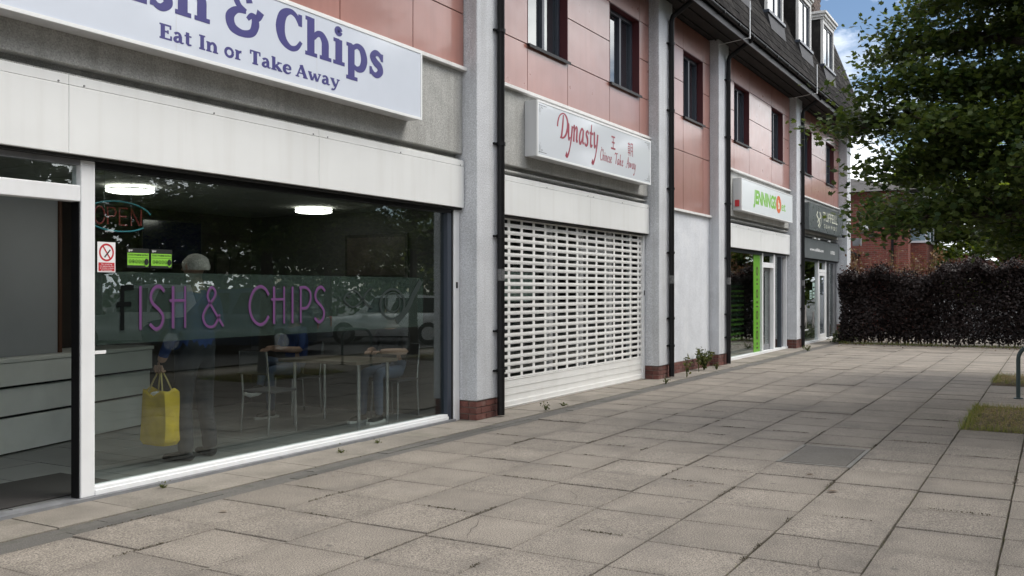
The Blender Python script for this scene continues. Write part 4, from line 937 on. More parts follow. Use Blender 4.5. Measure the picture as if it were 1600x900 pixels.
# seated figures
def seated(label, loc, rz, crossed, top, hairm):
    J = dict(
     pelvis=((0, 0, .56), (.16, .125), 'jean'), belly=((0, .0, .70), (.155, .12), 'top'), chest=((0, .02, .90), (.175, .12), 'top'), collar=((0, .02, 1.05), (.095, .08), 'top'),
     neck=((0, .035, 1.13), .052, 'skin'), jaw=((0, .06, 1.19), .064, 'skin'), head=((0, .05, 1.255), (.085, .10), 'skin'), crown=((0, .04, 1.305), (.06, .072), 'skin'),
     shl=((-.18, .02, 1.02), .06, 'top'), elb=((-.24, .08, .78), .048, 'top'), wrl=((-.13, .30, .795), .034, 'skin'), hal=((-.08, .37, .79), .03, 'skin'),
     shr=((.18, .02, 1.02), .06, 'top'), err=((.24, .08, .78), .048, 'top'), wrr=((.13, .29, .795), .034, 'skin'), har=((.08, .36, .79), .03, 'skin'),
     hipl=((-.09, .06, .55), .088, 'jean'), knl=((-.10, .43, .55), .066, 'jean'), anl=((-.10, .41, .15), .050, 'jean'), hel=((-.10, .41, .065), .052, 'jean'),
     hipr=((.09, .06, .55), .088, 'jean'), knr=((.10, .43, .55), .066, 'jean'), anr=((.10, .45, .15), .050, 'jean'), her=((.10, .45, .065), .052, 'jean'))
    ft = [foot(-.10, .42, 0, (-.1, 1, 0)), foot(.10, .46, 0, (.1, 1, 0))]
    if crossed:
        J['knr'] = ((.02, .42, .67), .064, 'jean'); J['anr'] = ((-.13, .555, .45), .048, 'jean'); J['her'] = ((-.17, .59, .375), .048, 'jean'); ft[1] = ([((-.18, .57, .38), .044), ((-.20, .64, .355), (.045, .045)), ((-.22, .74, .34), (.045, .034)), ((-.23, .81, .345), .027)], 'shoe')
    p = person(label, loc, rz, J, EB, None, dict(jean=M_jean, top=top, skin=M_skin, shoe=M_shoe), hands=[openhand((-.07, .38, .79), (.3, .9, 0), 1), openhand((.07, .37, .79), (-.3, .9, 0), -1)], feet=ft, hair=((0, .038, 1.262), (.094, .106, .105), hairm))
    sole = MB()
    fl = [((-.10, .42, 0), (-.1, 1, 0))] + ([] if crossed else [((.10, .46, 0), (.1, 1, 0))])
    for (x, y, z), d in fl:
        d = Vector(d).normalized(); s = Vector((d.y, -d.x, 0)); pts = []
        for t, w2 in ((-.115, .025), (-.10, .038), (0, .042), (.10, .05), (.18, .045), (.215, .025)): pts.append((t, w2))
        out = [Vector((x, y, z))+d*t+s*w2 for t, w2 in pts] + [Vector((x, y, z))+d*t-s*w2 for t, w2 in reversed(pts)]
        n_ = len(out); sole.add([tuple(q+Vector((0, 0, .001))) for q in out]+[tuple(q+Vector((0, 0, .024))) for q in out], [tuple(range(n_-1, -1, -1)), tuple(range(n_, 2*n_))]+[(k, (k+1) % n_, n_+(k+1) % n_, n_+k) for k in range(n_)])
    if crossed: sole.tube([(-.175, .53, .35), (-.20, .64, .314), (-.222, .75, .306), (-.232, .83, .325)], [.03, .035, .036, .02], 8)
    sole.build('shoe_soles', M_sole, p)
seated('person in dark top and jeans sitting by the window with forearms on the cafe table', (9.00, 6.72, SZ), R(90), False, M_darktop, M_hairb)
seated('person in jeans and white-soled shoes sitting with crossed legs behind the cafe table', (8.70, 7.95, SZ), R(75), True, M_navy, M_hairb)

# ================================================================== signs on the beams
def signbox(label, x0, x1, z0, z1, yf, mface, mbox, border=.022, mtrim=M_signtrim):
    e = empty('shop_sign', (0, 0, 0)); tag(e, label, 'sign')
    MB().box(x0, x1, yf+.012, YB-.004, z0, z1).build('sign_box', mbox, e, .004)
    MB().box(x0-.004, x1+.004, yf, yf+.02, z1-border, z1+.004).box(x0-.004, x1+.004, yf, yf+.02, z0-.004, z0+border).box(x0-.004, x0+border, yf, yf+.02, z0+border, z1-border).box(x1-border, x1+.004, yf, yf+.02, z0+border, z1-border).build('trim', mtrim, e)
    MB().box(x0+border, x1-border, yf+.005, yf+.0119, z0+border, z1-border).build('face', mface, e)
    return e, yf+.0045
e, y = signbox('long pale sign reading Fish and Chips, Eat In or Take Away', 3.42, 8.262, 3.302, 4.018, 5.80, M_sign1, M_signbox)
for wd, a, b_ in (('Fish', 4.25, 5.37), ('&', 5.52, 5.93), ('Chips', 6.075, 7.61)): l = Lettering(y, .00008); l.word(wd, SER, a, b_, 3.612, .343, 0, 1.16); l.build('lettering', M_purple, e)
for wd, a, b_ in (('Eat', 4.865, 5.185), ('In', 5.246, 5.45), ('or', 5.51, 5.72), ('Take', 5.785, 6.295), ('Away', 6.34, 6.94)): l = Lettering(y, .00008); l.word(wd, SER, a, b_, 3.392, .113, 0, 1.2); l.build('lettering', M_purple, e)
for xj in (5.03, 6.62): MB().box(xj-.0015, xj+.0015, y-.0003, y+.001, 3.326, 3.996).build('face_joint', M_signbox, e)
e, y = signbox('white light-box sign with red calligraphic Dynasty Chinese Take Away lettering', 10.846, 14.80, 3.245, 3.965, 5.80, M_sign2, M_signbox)
l = Lettering(y, .00008)
l.strokes(ITA['D'][1], 11.42, 3.565, .33, .335, .12, 1.15); l.word('ynasty', ITA, 11.70, 12.72, 3.565, .42, .12, 1.4); l.build('lettering', M_redv, e); l = Lettering(y, .00008)
l.strokes([H(.95,.1,.9,.13), H(.52,.18,.82,.12), H(.05,.02,.98,.14), V(.5,.05,.95,.14)], 13.19, 3.635, .17, .195); l.build('character', M_redv, e); l = Lettering(y, .00008)
l.strokes([H(.88,.0,.45,.09), V(.22,.7,1.02,.1), H(.68,.05,.4,.07), H(.52,.05,.4,.07), H(.38,.05,.4,.07), V(.06,.38,.7,.07), V(.4,.38,.7,.07), H(.22,.0,.46,.09), V(.22,-.02,.38,.1), V(.58,.0,.98,.09), V(.92,-.02,.98,.1), H(.95,.58,.92,.09), H(.66,.6,.9,.07), H(.4,.6,.9,.07)], 13.84, 3.615, .21, .205); l.build('character', M_redv, e)
for wd, a, b_ in (('Chinese', 12.79, 13.22), ('Take', 13.32, 13.66), ('Away', 13.76, 14.16)): l = Lettering(y, .00008); l.word(wd, ITA, a, b_, 3.42, .17, .15, 1.3); l.build('lettering', M_redv, e)
l = Lettering(y, .00008)
for cx_, sx in ((10.90, 1), (14.745, -1)):
    for cz_, sz in ((3.30, 1), (3.91, -1)):
        l.strokes([([(0, .55), (0, 0), (0, 0), (1.2, 0)], .035), ([(.25, .5), (.25, .2), (.6, .2)], .03), ([(.12, .75), (.12, .12), (.5, .12)], .02)], cx_, cz_, .17*sx, .17*sz)
l.build('corner_ornament', M_blackp, e)
e, y = signbox('white light-box sign with green JENNINGSbet lettering and small red alarm box', 20.06, 24.56, 3.215, 3.90, 5.80, M_sign3, M_signbox, .016)
l = Lettering(y, .00008); l.text('JENNINGS', 20.98, 22.95, 3.445, .28, .045, .12); l.build('lettering', M_green, e); l = Lettering(y, .00008); l.text('et', 23.46, 23.86, 3.445, .22, .01); l.build('lettering', M_green, e)
l = Lettering(y-.001, .00008); l.disc(23.19, 3.57, .235, .21); l.build('orange_disc', M_orange, e)
l = Lettering(y-.002, .00008); l.text('b', 23.12, 23.30, 3.47, .20, .03); l.build('disc_letter', M_cream, e)
S = MB().box(20.015, 20.0555, 5.85, 5.94, 3.29, 3.43).build('alarm_box', M_redp, e, .01)
e, y = signbox('dark grey shop sign with thin pale lettering and swirl emblem, partly behind leaves', 26.44, 31.2, 3.16, 3.89, 5.80, M_sign4, M_sign4, .012, M_sign4)
l = Lettering(y, .00008); l.text('TUFFELL', 28.25, 30.3, 3.50, .26, -.005); l.build('lettering', M_cream, e); l = Lettering(y, .00008); l.text('S S H  P O S', 28.4, 30.2, 3.30, .11); 
l.build('lettering', M_cream, e); l = Lettering(y, .00008)
l.strokes([([(.2,1),(.0,.7),(.35,.45),(.6,.2),(.3,-.1)], .12), ([(.6,1),(.85,.6),(.4,.4),(.1,.15)], .08), ([(.45,-.2),(.9,.1),(1.0,.6),(.8,1.0)], .06)], 27.45, 3.34, .55, .38)
l.build('emblem', M_cream, e)
# writing on the grey fascia of the far shop
l = Lettering(YF-.0006, .00008); l.text('www.tuffells.com', 27.3, 29.1, 2.62, .085, .02); l.build('fascia_lettering', M_whitep, T); l = Lettering(YF-.0006, .00008); l.text('017823', 30.1, 30.75, 2.60, .10, .02)
lo = l.build('fascia_lettering', M_whitep, T)
# small lamps over fascia
for x in (27.7, 28.2, 29.7): MB().box(x, x+.28, YF-.03, YF+.02, 2.955, 3.0).build('fascia_light', M_signtrim, T, .006)
# floodlight on the end gable
fl = empty('wall_floodlight', (32.05, 5.72, 3.05)); tag(fl, 'grey floodlight on an arm at the terrace end', 'floodlight')
MB().tube([(-.01, .05, .10), (.16, -.06, .10)], .03, 10).build('arm', M_black, fl, smooth=True); MB().box(.12, .34, -.28, -.03, -.12, .13).build('lamp_head', M_lead, fl, .01)
cam_ = empty('dome_camera', (31.15, 5.9, 3.18)); tag(cam_, 'small white security camera under the grey sign', 'security camera')
MB().box(-.1, .1, -.02, .096, -.02, .13).build('mount', M_signtrim, cam_, .01); MB().tube([(0, -.02, .02), (-.08, -.16, .0)], [.04, .05], 12).build('lens', M_black, cam_, smooth=True)

# ================================================================== shop 2: perforated roller shutter
M_unit = mat('unit_dark', (.02, .02, .02), .8); room('unit', 10.0, 15.17, 8.6, 2.5, M_unit, M_unit, M_unit)
S2 = MB().box(10.0, 15.17, 6.02, 6.2, -.03, .006).build('shop_front', M_apron, T)
for a, b_ in ((10.0, 10.09), (12.1, 12.2), (13.12, 13.22), (14.2, 14.3), (15.08, 15.17)): MB().box(a, b_, 6.28, 6.36, .006, 2.43).build('mullion', M_whiteframe, S2)
MB().box(13.22, 14.2, 6.285, 6.355, 2.05, 2.15).build('transom', M_whiteframe, S2)
for a, b_ in ((10.09, 12.1), (12.2, 13.12), (13.22, 14.2), (14.3, 15.08)): MB().box(a, b_, 6.315, 6.321, .01, 2.43).build('pane', M_glass, S2)
MB().box(11.0, 11.9, 6.40, 6.402, 1.35, 1.75).build('poster', mat('window_poster', (.35, .42, .38), .6, var=.3, vscale=10), S2)
RS = empty('roller_shutter', (10.0, 6.08, 0)); tag(RS, 'closed white perforated roller shutter between two pale pillars', 'shutter')
SX0, SX1 = .06, 5.08
hp, hw = .3345, .278; nh = 15; x_first = .075
lath = MB(); lh = .0935
y0, y1 = -.006, .006
lath.box(SX0, SX1, y0, y1, 0, .023); lath.box(SX0, SX1, y0, y1, .069, lh-.002); lath.box(SX0, SX1, -.011, y0, .082, .090)
xe = SX0; k = 0
while True:
    hs = x_first - .13 + k*hp; he = hs+hw; k += 1
    if he < SX0+.02: continue
    if hs > SX1-.05: lath.box(xe, SX1, y0+.001, y1-.001, .023, .069); break
    he = min(he, SX1-.03)
    if hs > xe: lath.box(xe, hs, y0+.001, y1-.001, .023, .069)
    xe = he
lm = lath.mesh('shutter_slat'); lm.materials.append(M_shutter)
for i in range(22): o = link('shutter_slat', lm, RS); o.location = (0, random.gauss(0, .0012), .372 + i*lh)
solid = MB().box(SX0, SX1, y0, y1, 0, lh-.003).box(SX0, SX1, -.011, y0, .079, .0885).mesh('solid_slat'); solid.materials.append(M_shutter)
for i in range(3): o = link('solid_slat', solid, RS); o.location = (0, 0, .09 + i*lh)
MB().box(SX0, SX1, -.02, .02, .006, .088).box(SX0, SX1, -.026, -.02, .02, .034).build('bottom_rail', M_shutter, RS, .004)
MB().box(5.085, 5.165, -.035, .05, .006, 2.43).build('guide_rail', M_whiteframe, RS, .004); MB().box(.002, .055, -.035, .05, .006, 2.43).build('guide_rail', M_whiteframe, RS, .004)
MB().box(5.11, 5.135, -.042, -.0355, 1.42, 1.50).build('key_switch', M_darkgap, RS)

# ================================================================== shop 3 and shop 4 fronts
M_dgreen = mat('dark_green_board', (.03, .10, .03), .6); M_lime = mat('lime_board', (.12, .30, .03), .6); M_dark = mat('dark_interior', (.035, .04, .037), .7)
room('betting_shop', 19.13, 25.0, 9.0, 2.5, M_tile, M_dark, M_dark)
S3 = MB().box(19.13, 25.0, 6.02, 6.14, -.03, .05).build('shop_front', M_whiteframe, T)
for a, b_ in ((19.13, 19.2), (22.60, 22.70), (23.66, 23.80), (24.38, 24.45), (24.90, 25.0)): MB().box(a, b_, 6.045, 6.14, .051, 2.39).build('mullion', M_whiteframe if a != 24.38 else M_wframe, S3, .004)
MB().box(22.7, 23.66, 6.05, 6.135, 2.05, 2.17).build('transom', M_whiteframe, S3); MB().box(19.2, 24.9, 6.05, 6.135, 2.34, 2.39).build('head', M_wframe, S3)
for a, b_ in ((19.2, 22.6), (23.8, 24.38)): MB().box(a, b_, 6.095, 6.101, .051, 2.34).build('pane', M_glass, S3)
MB().box(22.7, 23.66, 6.095, 6.101, 2.17, 2.34).build('pane', M_glass, S3)
MB().box(24.45, 24.9, 6.12, 6.13, .051, 2.34).build('side_panel', M_lead, S3)
vs3 = MB().box(22.02, 22.57, 6.0925, 6.0945, .06, 2.33).build('lime_strip', M_greenstrip, S3)
l = Lettering(6.092, .0001)
for z in (1.95, 1.42, .92, .45): l.ring(22.32, z, .09, .11, .05, 16); l.rect(22.27, 22.37, z-.23, z-.17); l.rect(22.25, 22.39, z-.32, z-.28)
l.build('strip_print', mat('strip_dark', (.05, .02, .02), .5), vs3)
d = MB().box(22.72, 22.79, 6.14, 6.18, .06, 2.04).box(23.57, 23.64, 6.14, 6.18, .06, 2.04).box(22.79, 23.57, 6.14, 6.18, .06, .18).box(22.79, 23.57, 6.14, 6.18, 1.96, 2.04).build('door', M_lead, S3)
MB().box(22.79, 23.57, 6.155, 6.161, .18, 1.96).build('pane', M_glass, d)
DP = empty('display_rack', (21.4, 7.0, .012)); tag(DP, 'dark rack with lime green slats inside the betting shop', 'display rack')
MB().box(-2.1, 3.0, .06, .1, .05, 1.7).build('back_board', M_dark, DP)
for k in range(13): MB().box(-2.1, 3.0, .0, .059, .12+k*.12, .17+k*.12).build('slat', M_lime if k % 3 else M_dgreen, DP)
for x in (-2.0, 0, 2.9): MB().box(x, x+.05, .1, .4, 0, .06).box(x, x+.05, .1, .14, .06, 1.6).build('foot', M_dark, DP)
room('far_shop', 25.66, 31.44, 8.6, 2.48, M_tile, M_dark, M_dark)
S4 = MB().box(25.66, 31.44, 6.02, 6.14, -.03, .05).build('shop_front', M_whiteframe, T)
for a, b_ in ((25.66, 25.75), (28.76, 28.87), (29.76, 29.90), (30.30, 30.36), (31.0, 31.1), (31.3, 31.44)): MB().box(a, b_, 6.045, 6.14, .051, 2.37).build('mullion', M_whiteframe if b_ < 30.2 else M_lead, S4, .004)
MB().box(28.87, 29.76, 6.05, 6.135, 2.03, 2.12).build('transom', M_whiteframe, S4); MB().box(25.75, 31.3, 6.05, 6.135, 2.32, 2.37).build('head', M_wframe, S4)
MB().box(25.75, 28.76, 6.095, 6.101, .051, 2.32).build('pane', M_glass, S4); MB().box(28.87, 29.76, 6.095, 6.101, 2.12, 2.32).build('pane', M_glass, S4); MB().box(29.9, 31.0, 6.095, 6.101, .051, 2.32).build('pane', M_glass, S4)
d = MB().box(28.88, 28.98, 6.05, 6.10, .06, 2.02).box(29.65, 29.75, 6.05, 6.10, .06, 2.02).box(28.98, 29.65, 6.05, 6.10, .06, .20).box(28.98, 29.65, 6.05, 6.10, 1.93, 2.02).build('door', M_whiteframe, S4, .004)
MB().box(28.98, 29.65, 6.07, 6.076, .20, 1.93).build('pane', glassmat('door_glass', (.55, .6, .66), .08, .4, (.22, .25, .30)), d)
l = Lettering(6.0935, .0001)
for k in range(9): l.rect(26.85, 27.05+.25*abs(math.sin(k*2.3)), 2.12-k*.11, 2.15-k*.11)
l.build('window_print', M_signbox, S4); l = Lettering(6.0935, .0001); l.rect(26.9, 27.7, .36, .41); l.build('window_strapline', M_signbox, S4)
l = Lettering(6.0935, .0001); l.rect(27.85, 28.12, 1.25, 1.5); l.rect(28.22, 28.5, 1.28, 1.72); l.build('notices', mat('notice_paper', (.40, .55, .50), .6), S4)
l = Lettering(6.0925, .0001)
for k in range(3): l.rect(27.88, 28.09, 1.29+k*.065, 1.315+k*.065); l.rect(28.25, 28.47, 1.34+k*.11, 1.38+k*.11)
l.build('notice_print', M_blackp, S4)
l = Lettering(6.0935, .0001)
for x, h_ in ((27.25, 1.05), (28.25, .85)): l.strokes([([(0, 1), (.1, .85), (.05, .5), (-.05, .1)], [.05, .22, .2, .06]), ([(.12, .6), (.22, .3), (.2, .05)], [.1, .12, .05])], x, .38, .8, h_-.35)
l.build('window_pictures', mat('window_picture', (.30, .28, .27), .6, var=.5, vscale=6), S4)

# ================================================================== planting
tree('pavement_tree', 'dark green maple by the shops growing in the grassy pit past the cycle stand', 'tree', (18.3, -.9, -.05), 7.5, 2.2, 2.3, 26, 9, (.11, 100), M_leaf, MAPLE, 12, .12, 'maples in the paving', spread=.36)
tree('pavement_tree', 'dark green maple growing in the large weedy pit, its crown reaching over the paving', 'tree', (12.75, -.15, -.05), 8.2, 2.35, 2.15, 46, 13, (.074, 200), M_leaf, MAPLE, 11, .14, 'maples in the paving', spread=.42, low=.44)
# trees across the car park, most seen mirrored in the shop windows
opp = [((1.0, -6.2, -.05), 10, 4.3, 'car park tree by the kerb opposite the fish shop doorway'), ((9.5, -6.6, -.05), 10.5, 4.4, 'car park tree by the kerb opposite the roller shutter'), ((-8, -3.5, -.05), 10.5, 4.6, 'unseen tree behind the camera, added to shade the pillar sides'), ((-3.5, -9.5, -.05), 9.5, 4.6, 'car park tree near the silver pickup, second from the near kerb end'), ((4.5, -10.5, -.05), 10.5, 5.0, 'car park tree standing behind the empty bay'), ((11.5, -11.5, -.05), 11, 5.2, 'car park tree behind the silver pickup'),  # trees beside and behind the camera also added to darken pillar sides
       ((18.5, -12.5, -.05), 10.5, 5.0, 'car park tree behind the dark estate car'), ((26.5, -10.5, -.05), 10, 4.6, 'car park tree behind the small silver hatchback'), ((34, -7, -.05), 9, 4.6, 'street tree beyond the hatchback, first in its row'), ((44, -8, -.05), 10, 5, 'street tree midway along the row beyond the hatchback'), ((57, -9, -.05), 11, 6, 'street tree at the far end of the row beyond the hatchback')]
for i, (lc, hh, rr, lab) in enumerate(opp): tree('car_park_tree', lab, 'tree', lc, hh, rr, 1.9, 20, 8, (.30, 70), M_leaf3, OVAL, 30+i, .16, 'trees across the car park')
# lighter trees and bushes beyond the hedge
for i, (lc, hh, rr, lab) in enumerate([((43, 1.2, -.05), 6.2, 3.3, 'yellow-green tree beside the brick house'), ((50, 4.0, -.05), 9, 4.2, 'tall tree behind the brick house corner'), ((40, -4.0, -.05), 8.0, 4.2, 'broad green tree behind the copper hedge'), ((37.0, -9.5, -.05), 8, 4.2, 'green tree farther along behind the copper hedge')]):
    tree('background_tree', lab, 'tree', lc, hh, rr, .8 if i in (0, 2) else 1.6, 22, 9, (.28, 120), M_leaf2, OVAL, 60+i, .14, 'trees beyond the hedge')
# tall boundary hedge on the far side of the car park (mirrored in the windows)
bh = empty('boundary_hedge', (15, -19, 0)); tag(bh, 'tall green boundary hedge on the far side of the car park', 'hedge'); g = np.random.default_rng(8); n = 26000
P_ = np.stack([g.uniform(-45, 55, n), g.normal(0, .5, n), g.uniform(0, 1, n)**.8*5.2], 1); P_[:, 2] *= 1+.12*np.sin(P_[:, 0]*.9)+.1*np.sin(P_[:, 0]*2.3)
link('foliage', leaf_mesh('foliage', P_, g.normal(size=P_.shape)*.7+np.array([0, .6, .5]), g.uniform(.3, .55, n), OVAL, M_leaf3), bh)
hs_ = MB()
for k in range(50): hs_.tube([(-44+k*2, 0, -.1), (-44+k*2+.2, .1, 2), (-44+k*2-.1, -.1, 4.2)], [.07, .05, .02], 6, False)
hs_.build('stems', M_twig, bh)
# copper beech hedge
HX0, HX1, HY0, HY1 = 28.0, 29.4, -6.5, 5.35
hd = empty('copper_hedge', (28.7, 0, 0)); tag(hd, 'tall dark purple copper beech hedge closing off the paving', 'hedge')
def hedge_pts(n, g):
    y = g.uniform(HY0, HY1, n); sx = g.random(n); top = 2.0 + .10*np.sin(y*1.3) + .12*np.sin(y*3.1+1) + .07*np.sin(y*7.7) - .04*(y-2)
    face = g.random(n); x = np.where(face < .66, HX0 + np.abs(g.normal(0, .42, n)) + .16*np.sin(y*1.7+.6) + .12*np.sin(y*4.9), g.uniform(HX0, HX1, n))
    z = np.where(face < .66, g.uniform(.02, 1, n)**.85*top, top + g.normal(0, .09, n))
    x += .14*np.sin(z*3+y*2.1); low = (z < .16) & (g.random(n) < .35); return np.stack([x-28.7, y, z], 1)[~low]
g = np.random.default_rng(5)
P_ = hedge_pts(120000, g); nr = g.normal(size=P_.shape)*.7 + np.array([-.5, 0, .6])
foliage = link('foliage', leaf_mesh('foliage', P_, nr, g.uniform(.055, .10, len(P_)), OVAL, M_hedge), hd)
n = 5200; y = g.uniform(HY0, HY1, n); P_ = np.stack([g.uniform(-.6, .6, n), y, 2.02 + .10*np.sin(y*1.3) + .12*np.sin(y*3.1+1) + np.abs(g.normal(0, .12, n)) - .04*(y-2)], 1)
link('new_growth', leaf_mesh('new_growth', P_, g.normal(size=P_.shape)+np.array([0, 0, .5]), g.uniform(.05, .09, n), OVAL, M_hedgetop), hd)
st = MB(); r = random.Random(4)
for k in range(60):
    yy = HY0 + (HY1-HY0)*(k+.5)/60 + r.uniform(-.06, .06); xx = r.uniform(-.35, .3)
    st.tube([(xx, yy, -.03), (xx+r.uniform(-.1, .1), yy+r.uniform(-.1, .1), .7), (xx+r.uniform(-.2, .2), yy+r.uniform(-.25, .25), 1.7)], [.022, .016, .006], 6, False)
st.build('stems', M_twig, hd)
# brown shrub poking above the hedge next to the terrace end
sh = empty('dry_shrub', (28.9, 4.4, 0)); tag(sh, 'straggly brown shrub rising above the hedge beside the terrace end', 'shrub')
sm_ = MB(); P_ = []
for k in range(46):
    b0 = Vector((r.uniform(-.3, .3), r.uniform(-1.6, .75), 1.0)); e_ = b0 + Vector((r.uniform(-.3, .3), r.uniform(-.3, .3), r.uniform(.9, 1.75))); sm_.tube([(b0.x, b0.y, 0), b0, b0.lerp(e_, .6)+Vector((r.uniform(-.08, .08), r.uniform(-.08, .08), 0)), e_], [.014, .010, .007, .003], 5, False)
    for q in range(34):
        t = r.uniform(.15, 1); P_.append(b0.lerp(e_, t)+Vector((r.gauss(0, .10), r.gauss(0, .10), r.gauss(0, .07))))
sm_.build('stems', M_dead, sh); P_ = np.array([tuple(p) for p in P_])
M_dryleaf = leafmat('dry_leaf', (.085, .045, .03), (.19, .125, .055), .25, .6)
link('leaves', leaf_mesh('leaves', P_, g.normal(size=P_.shape)+np.array([-.3, 0, .5]), g.uniform(.06, .12, len(P_)), OVAL, M_dryleaf), sh)
# ivy at the foot of the end pillar
iv = empty('ivy_clump', (31.2, 5.35, 0)); tag(iv, 'low green ivy clump at the foot of the terrace end pillar', 'plant')
n = 1500; P_ = np.stack([g.uniform(-2.9, .5, n), g.normal(0, .12, n)*1.3+.05, np.abs(g.normal(0, .16, n))+.02], 1)
link('leaves', leaf_mesh('leaves', P_, g.normal(size=P_.shape)*.5+np.array([-.3, -.3, .8]), g.uniform(.05, .11, n), OVAL, M_ivy), iv)
# grass verge of weeds along the hedge foot
n = 5000; P_ = np.stack([27.75+np.abs(g.normal(0, .16, n))*-1+.3, g.uniform(-6, 5.3, n), np.zeros(n)-.01], 1)
o = link('hedge_foot_weeds', leaf_mesh('hedge_foot_weeds', P_, g.normal(size=P_.shape)*np.array([1, 1, .2]), g.uniform(.03, .12, n), BLADE, M_grass, up=np.array([0, 0, 1.0]))); tag(o, 'thin weeds and grass growing along the foot of the hedge', 'weeds', kind='stuff')
n = 900; P_ = np.stack([28.0-np.abs(g.normal(0, .5, n)), g.uniform(-6, 5.3, n), g.uniform(.004, .012, n)], 1)
o = link('leaf_litter', leaf_mesh('leaf_litter', P_, g.normal(size=P_.shape)*.25+np.array([0, 0, 1]), g.uniform(.03, .07, n), OVAL, M_dryleaf)); tag(o, 'brown leaf litter scattered along the hedge foot', 'leaf litter', kind='stuff')
# tree pits with grass
for i, (x0, x1, y0, y1) in enumerate(pits[:2]):
    e = empty('planting_pit', ((x0+x1)/2, (y0+y1)/2, 0)); tag(e, ('large weedy tree pit with dry grass in the paving', 'small grassy tree pit beyond the cycle stand')[i], 'planting bed')
    hx, hy = (x1-x0)/2, (y1-y0)/2
    nx, ny = 24, 14; gv = []; 
    for a in range(nx+1):
        for b_ in range(ny+1):
            X_ = -hx+2*hx*a/nx; Y_ = -hy+2*hy*b_/ny; ed = min(a, nx-a, b_, ny-b_)
            gv.append((X_, Y_, -.03 if ed == 0 else .012+.02*mnoise.noise((X_*4+x0, Y_*4, 0))))
    MB().add(gv, [(a*(ny+1)+b_, (a+1)*(ny+1)+b_, (a+1)*(ny+1)+b_+1, a*(ny+1)+b_+1) for a in range(nx) for b_ in range(ny)]).build('soil', M_soil, e, smooth=True)
    n = 9000 if i == 0 else 3000
    X_ = g.uniform(-hx, hx, n); Y_ = g.uniform(-hy, hy, n); edge = np.minimum(hx-np.abs(X_), hy-np.abs(Y_)); keep = g.random(n) < np.where(edge < .14, 1.0, .16); X_, Y_ = X_[keep]+g.normal(0, .015, keep.sum()), Y_[keep]+g.normal(0, .02, keep.sum())
    P_ = np.stack([X_, Y_, np.full(len(X_), .005)], 1)
    link('grass', leaf_mesh('grass', P_, g.normal(size=P_.shape)*np.array([1, 1, .3]), g.uniform(.03, .095, len(P_)), BLADE, M_grass, up=np.array([0, 0, .8])), e)
    n = 2600; P_ = np.stack([g.uniform(-hx+.1, hx-.1, n), g.uniform(-hy+.06, hy-.06, n), g.uniform(.015, .04, n)], 1)
    link('dry_grass', leaf_mesh('dry_grass', P_, g.normal(size=P_.shape)*.5+np.array([0, 0, 1]), g.uniform(.04, .11, n), BLADE, M_drygrass), e)
# moss and grass blades in the paving joints
pj = []
for j in range(0, 12):
    yy = 5.245 - j*PY; dens = 420 if 6 <= j <= 9 else (260 if j == 0 else 40)
    for k in range(dens): pj.append((r.uniform(3, 26), yy + r.gauss(0, .004), -.014))
for k in range(240): pj.append((r.uniform(3.3, 20), 5.5 + r.gauss(0, .01), -.012))
P_ = np.array(pj); o = link('joint_moss', leaf_mesh('joint_moss', P_, g.normal(size=P_.shape)*np.array([1, 1, .3]), g.uniform(.012, .032, len(P_)), BLADE, M_grass, up=np.array([0, 0, 1.0]))); tag(o, 'moss and tiny grass in the paving joints', 'moss', kind='stuff')
db = []
for k in range(70):
    j = r.randrange(0, 9); yy = 5.245 - j*PY; xx = r.uniform(3.5, 12); ln = r.uniform(.04, .22); m__ = int(30+ln*260)
    if r.random() < .5:
        for q in range(m__): db.append((xx+r.uniform(-ln, ln), yy+r.gauss(0, .008), .0055))
    else:
        i_ = round((xx-5.33)/PX); xj = 5.33+.055*(yy-PY/2-.88)+i_*PX
        for q in range(m__): db.append((xj+r.gauss(0, .008), yy-PY/2+r.uniform(-ln, ln), .0055))
db = [p for p in db if not (8.35 < p[0] < 9.6 and 1.45 < p[1] < 2.2)]
P_ = np.array(db); M_debris = leafmat('debris_grain', (.03, .024, .016), (.09, .075, .045), .05, .9)
o = link('joint_debris', leaf_mesh('joint_debris', P_, g.normal(size=P_.shape)*.4+np.array([0, 0, 1]), g.uniform(.006, .016, len(P_)), OVAL, M_debris)); tag(o, 'dark grit and crumbs gathered along the paving joints', 'grit', kind='stuff')
def weed(name, label, loc, h, nst, lf, spread, mat_, group='weeds along the shop fronts'):
    e = empty(name, loc); tag(e, label, 'weed', group); s = MB(); pts = []
    for k in range(nst):
        a = r.uniform(0, 6.28); hh = h*r.uniform(.55, 1); top = Vector((math.cos(a)*spread*r.uniform(.3, 1), math.sin(a)*spread*r.uniform(.3, 1), hh)); mid = top*.5 + Vector((0, 0, hh*.12))
        s.tube([(0, 0, -.01), mid, top], [.005, .004, .002], 5, False)
        for q in range(lf): 
            t = r.uniform(.15, 1.05); pts.append(tuple(Vector((0, 0, 0)).lerp(mid, min(1, t*2)) if t < .5 else mid.lerp(top, t*2-1)) )
    s.build('stem', M_weed, e); P_ = np.array(pts) + g.normal(0, .018, (len(pts), 3)); P_[:, 2] = np.maximum(P_[:, 2], .006)
    link('leaves', leaf_mesh('leaves', P_, g.normal(size=P_.shape)*.7+np.array([0, -.4, .7]), g.uniform(.4, 1.0, len(P_))*min(.07, .02+h*.2), OVAL, mat_), e); return e
def at(u, v):
    x = (u-800)/1490; y = -(v-453)/1490; t = -CAMH/y; return ((cs + x*sn)*t, (sn - x*cs)*t)
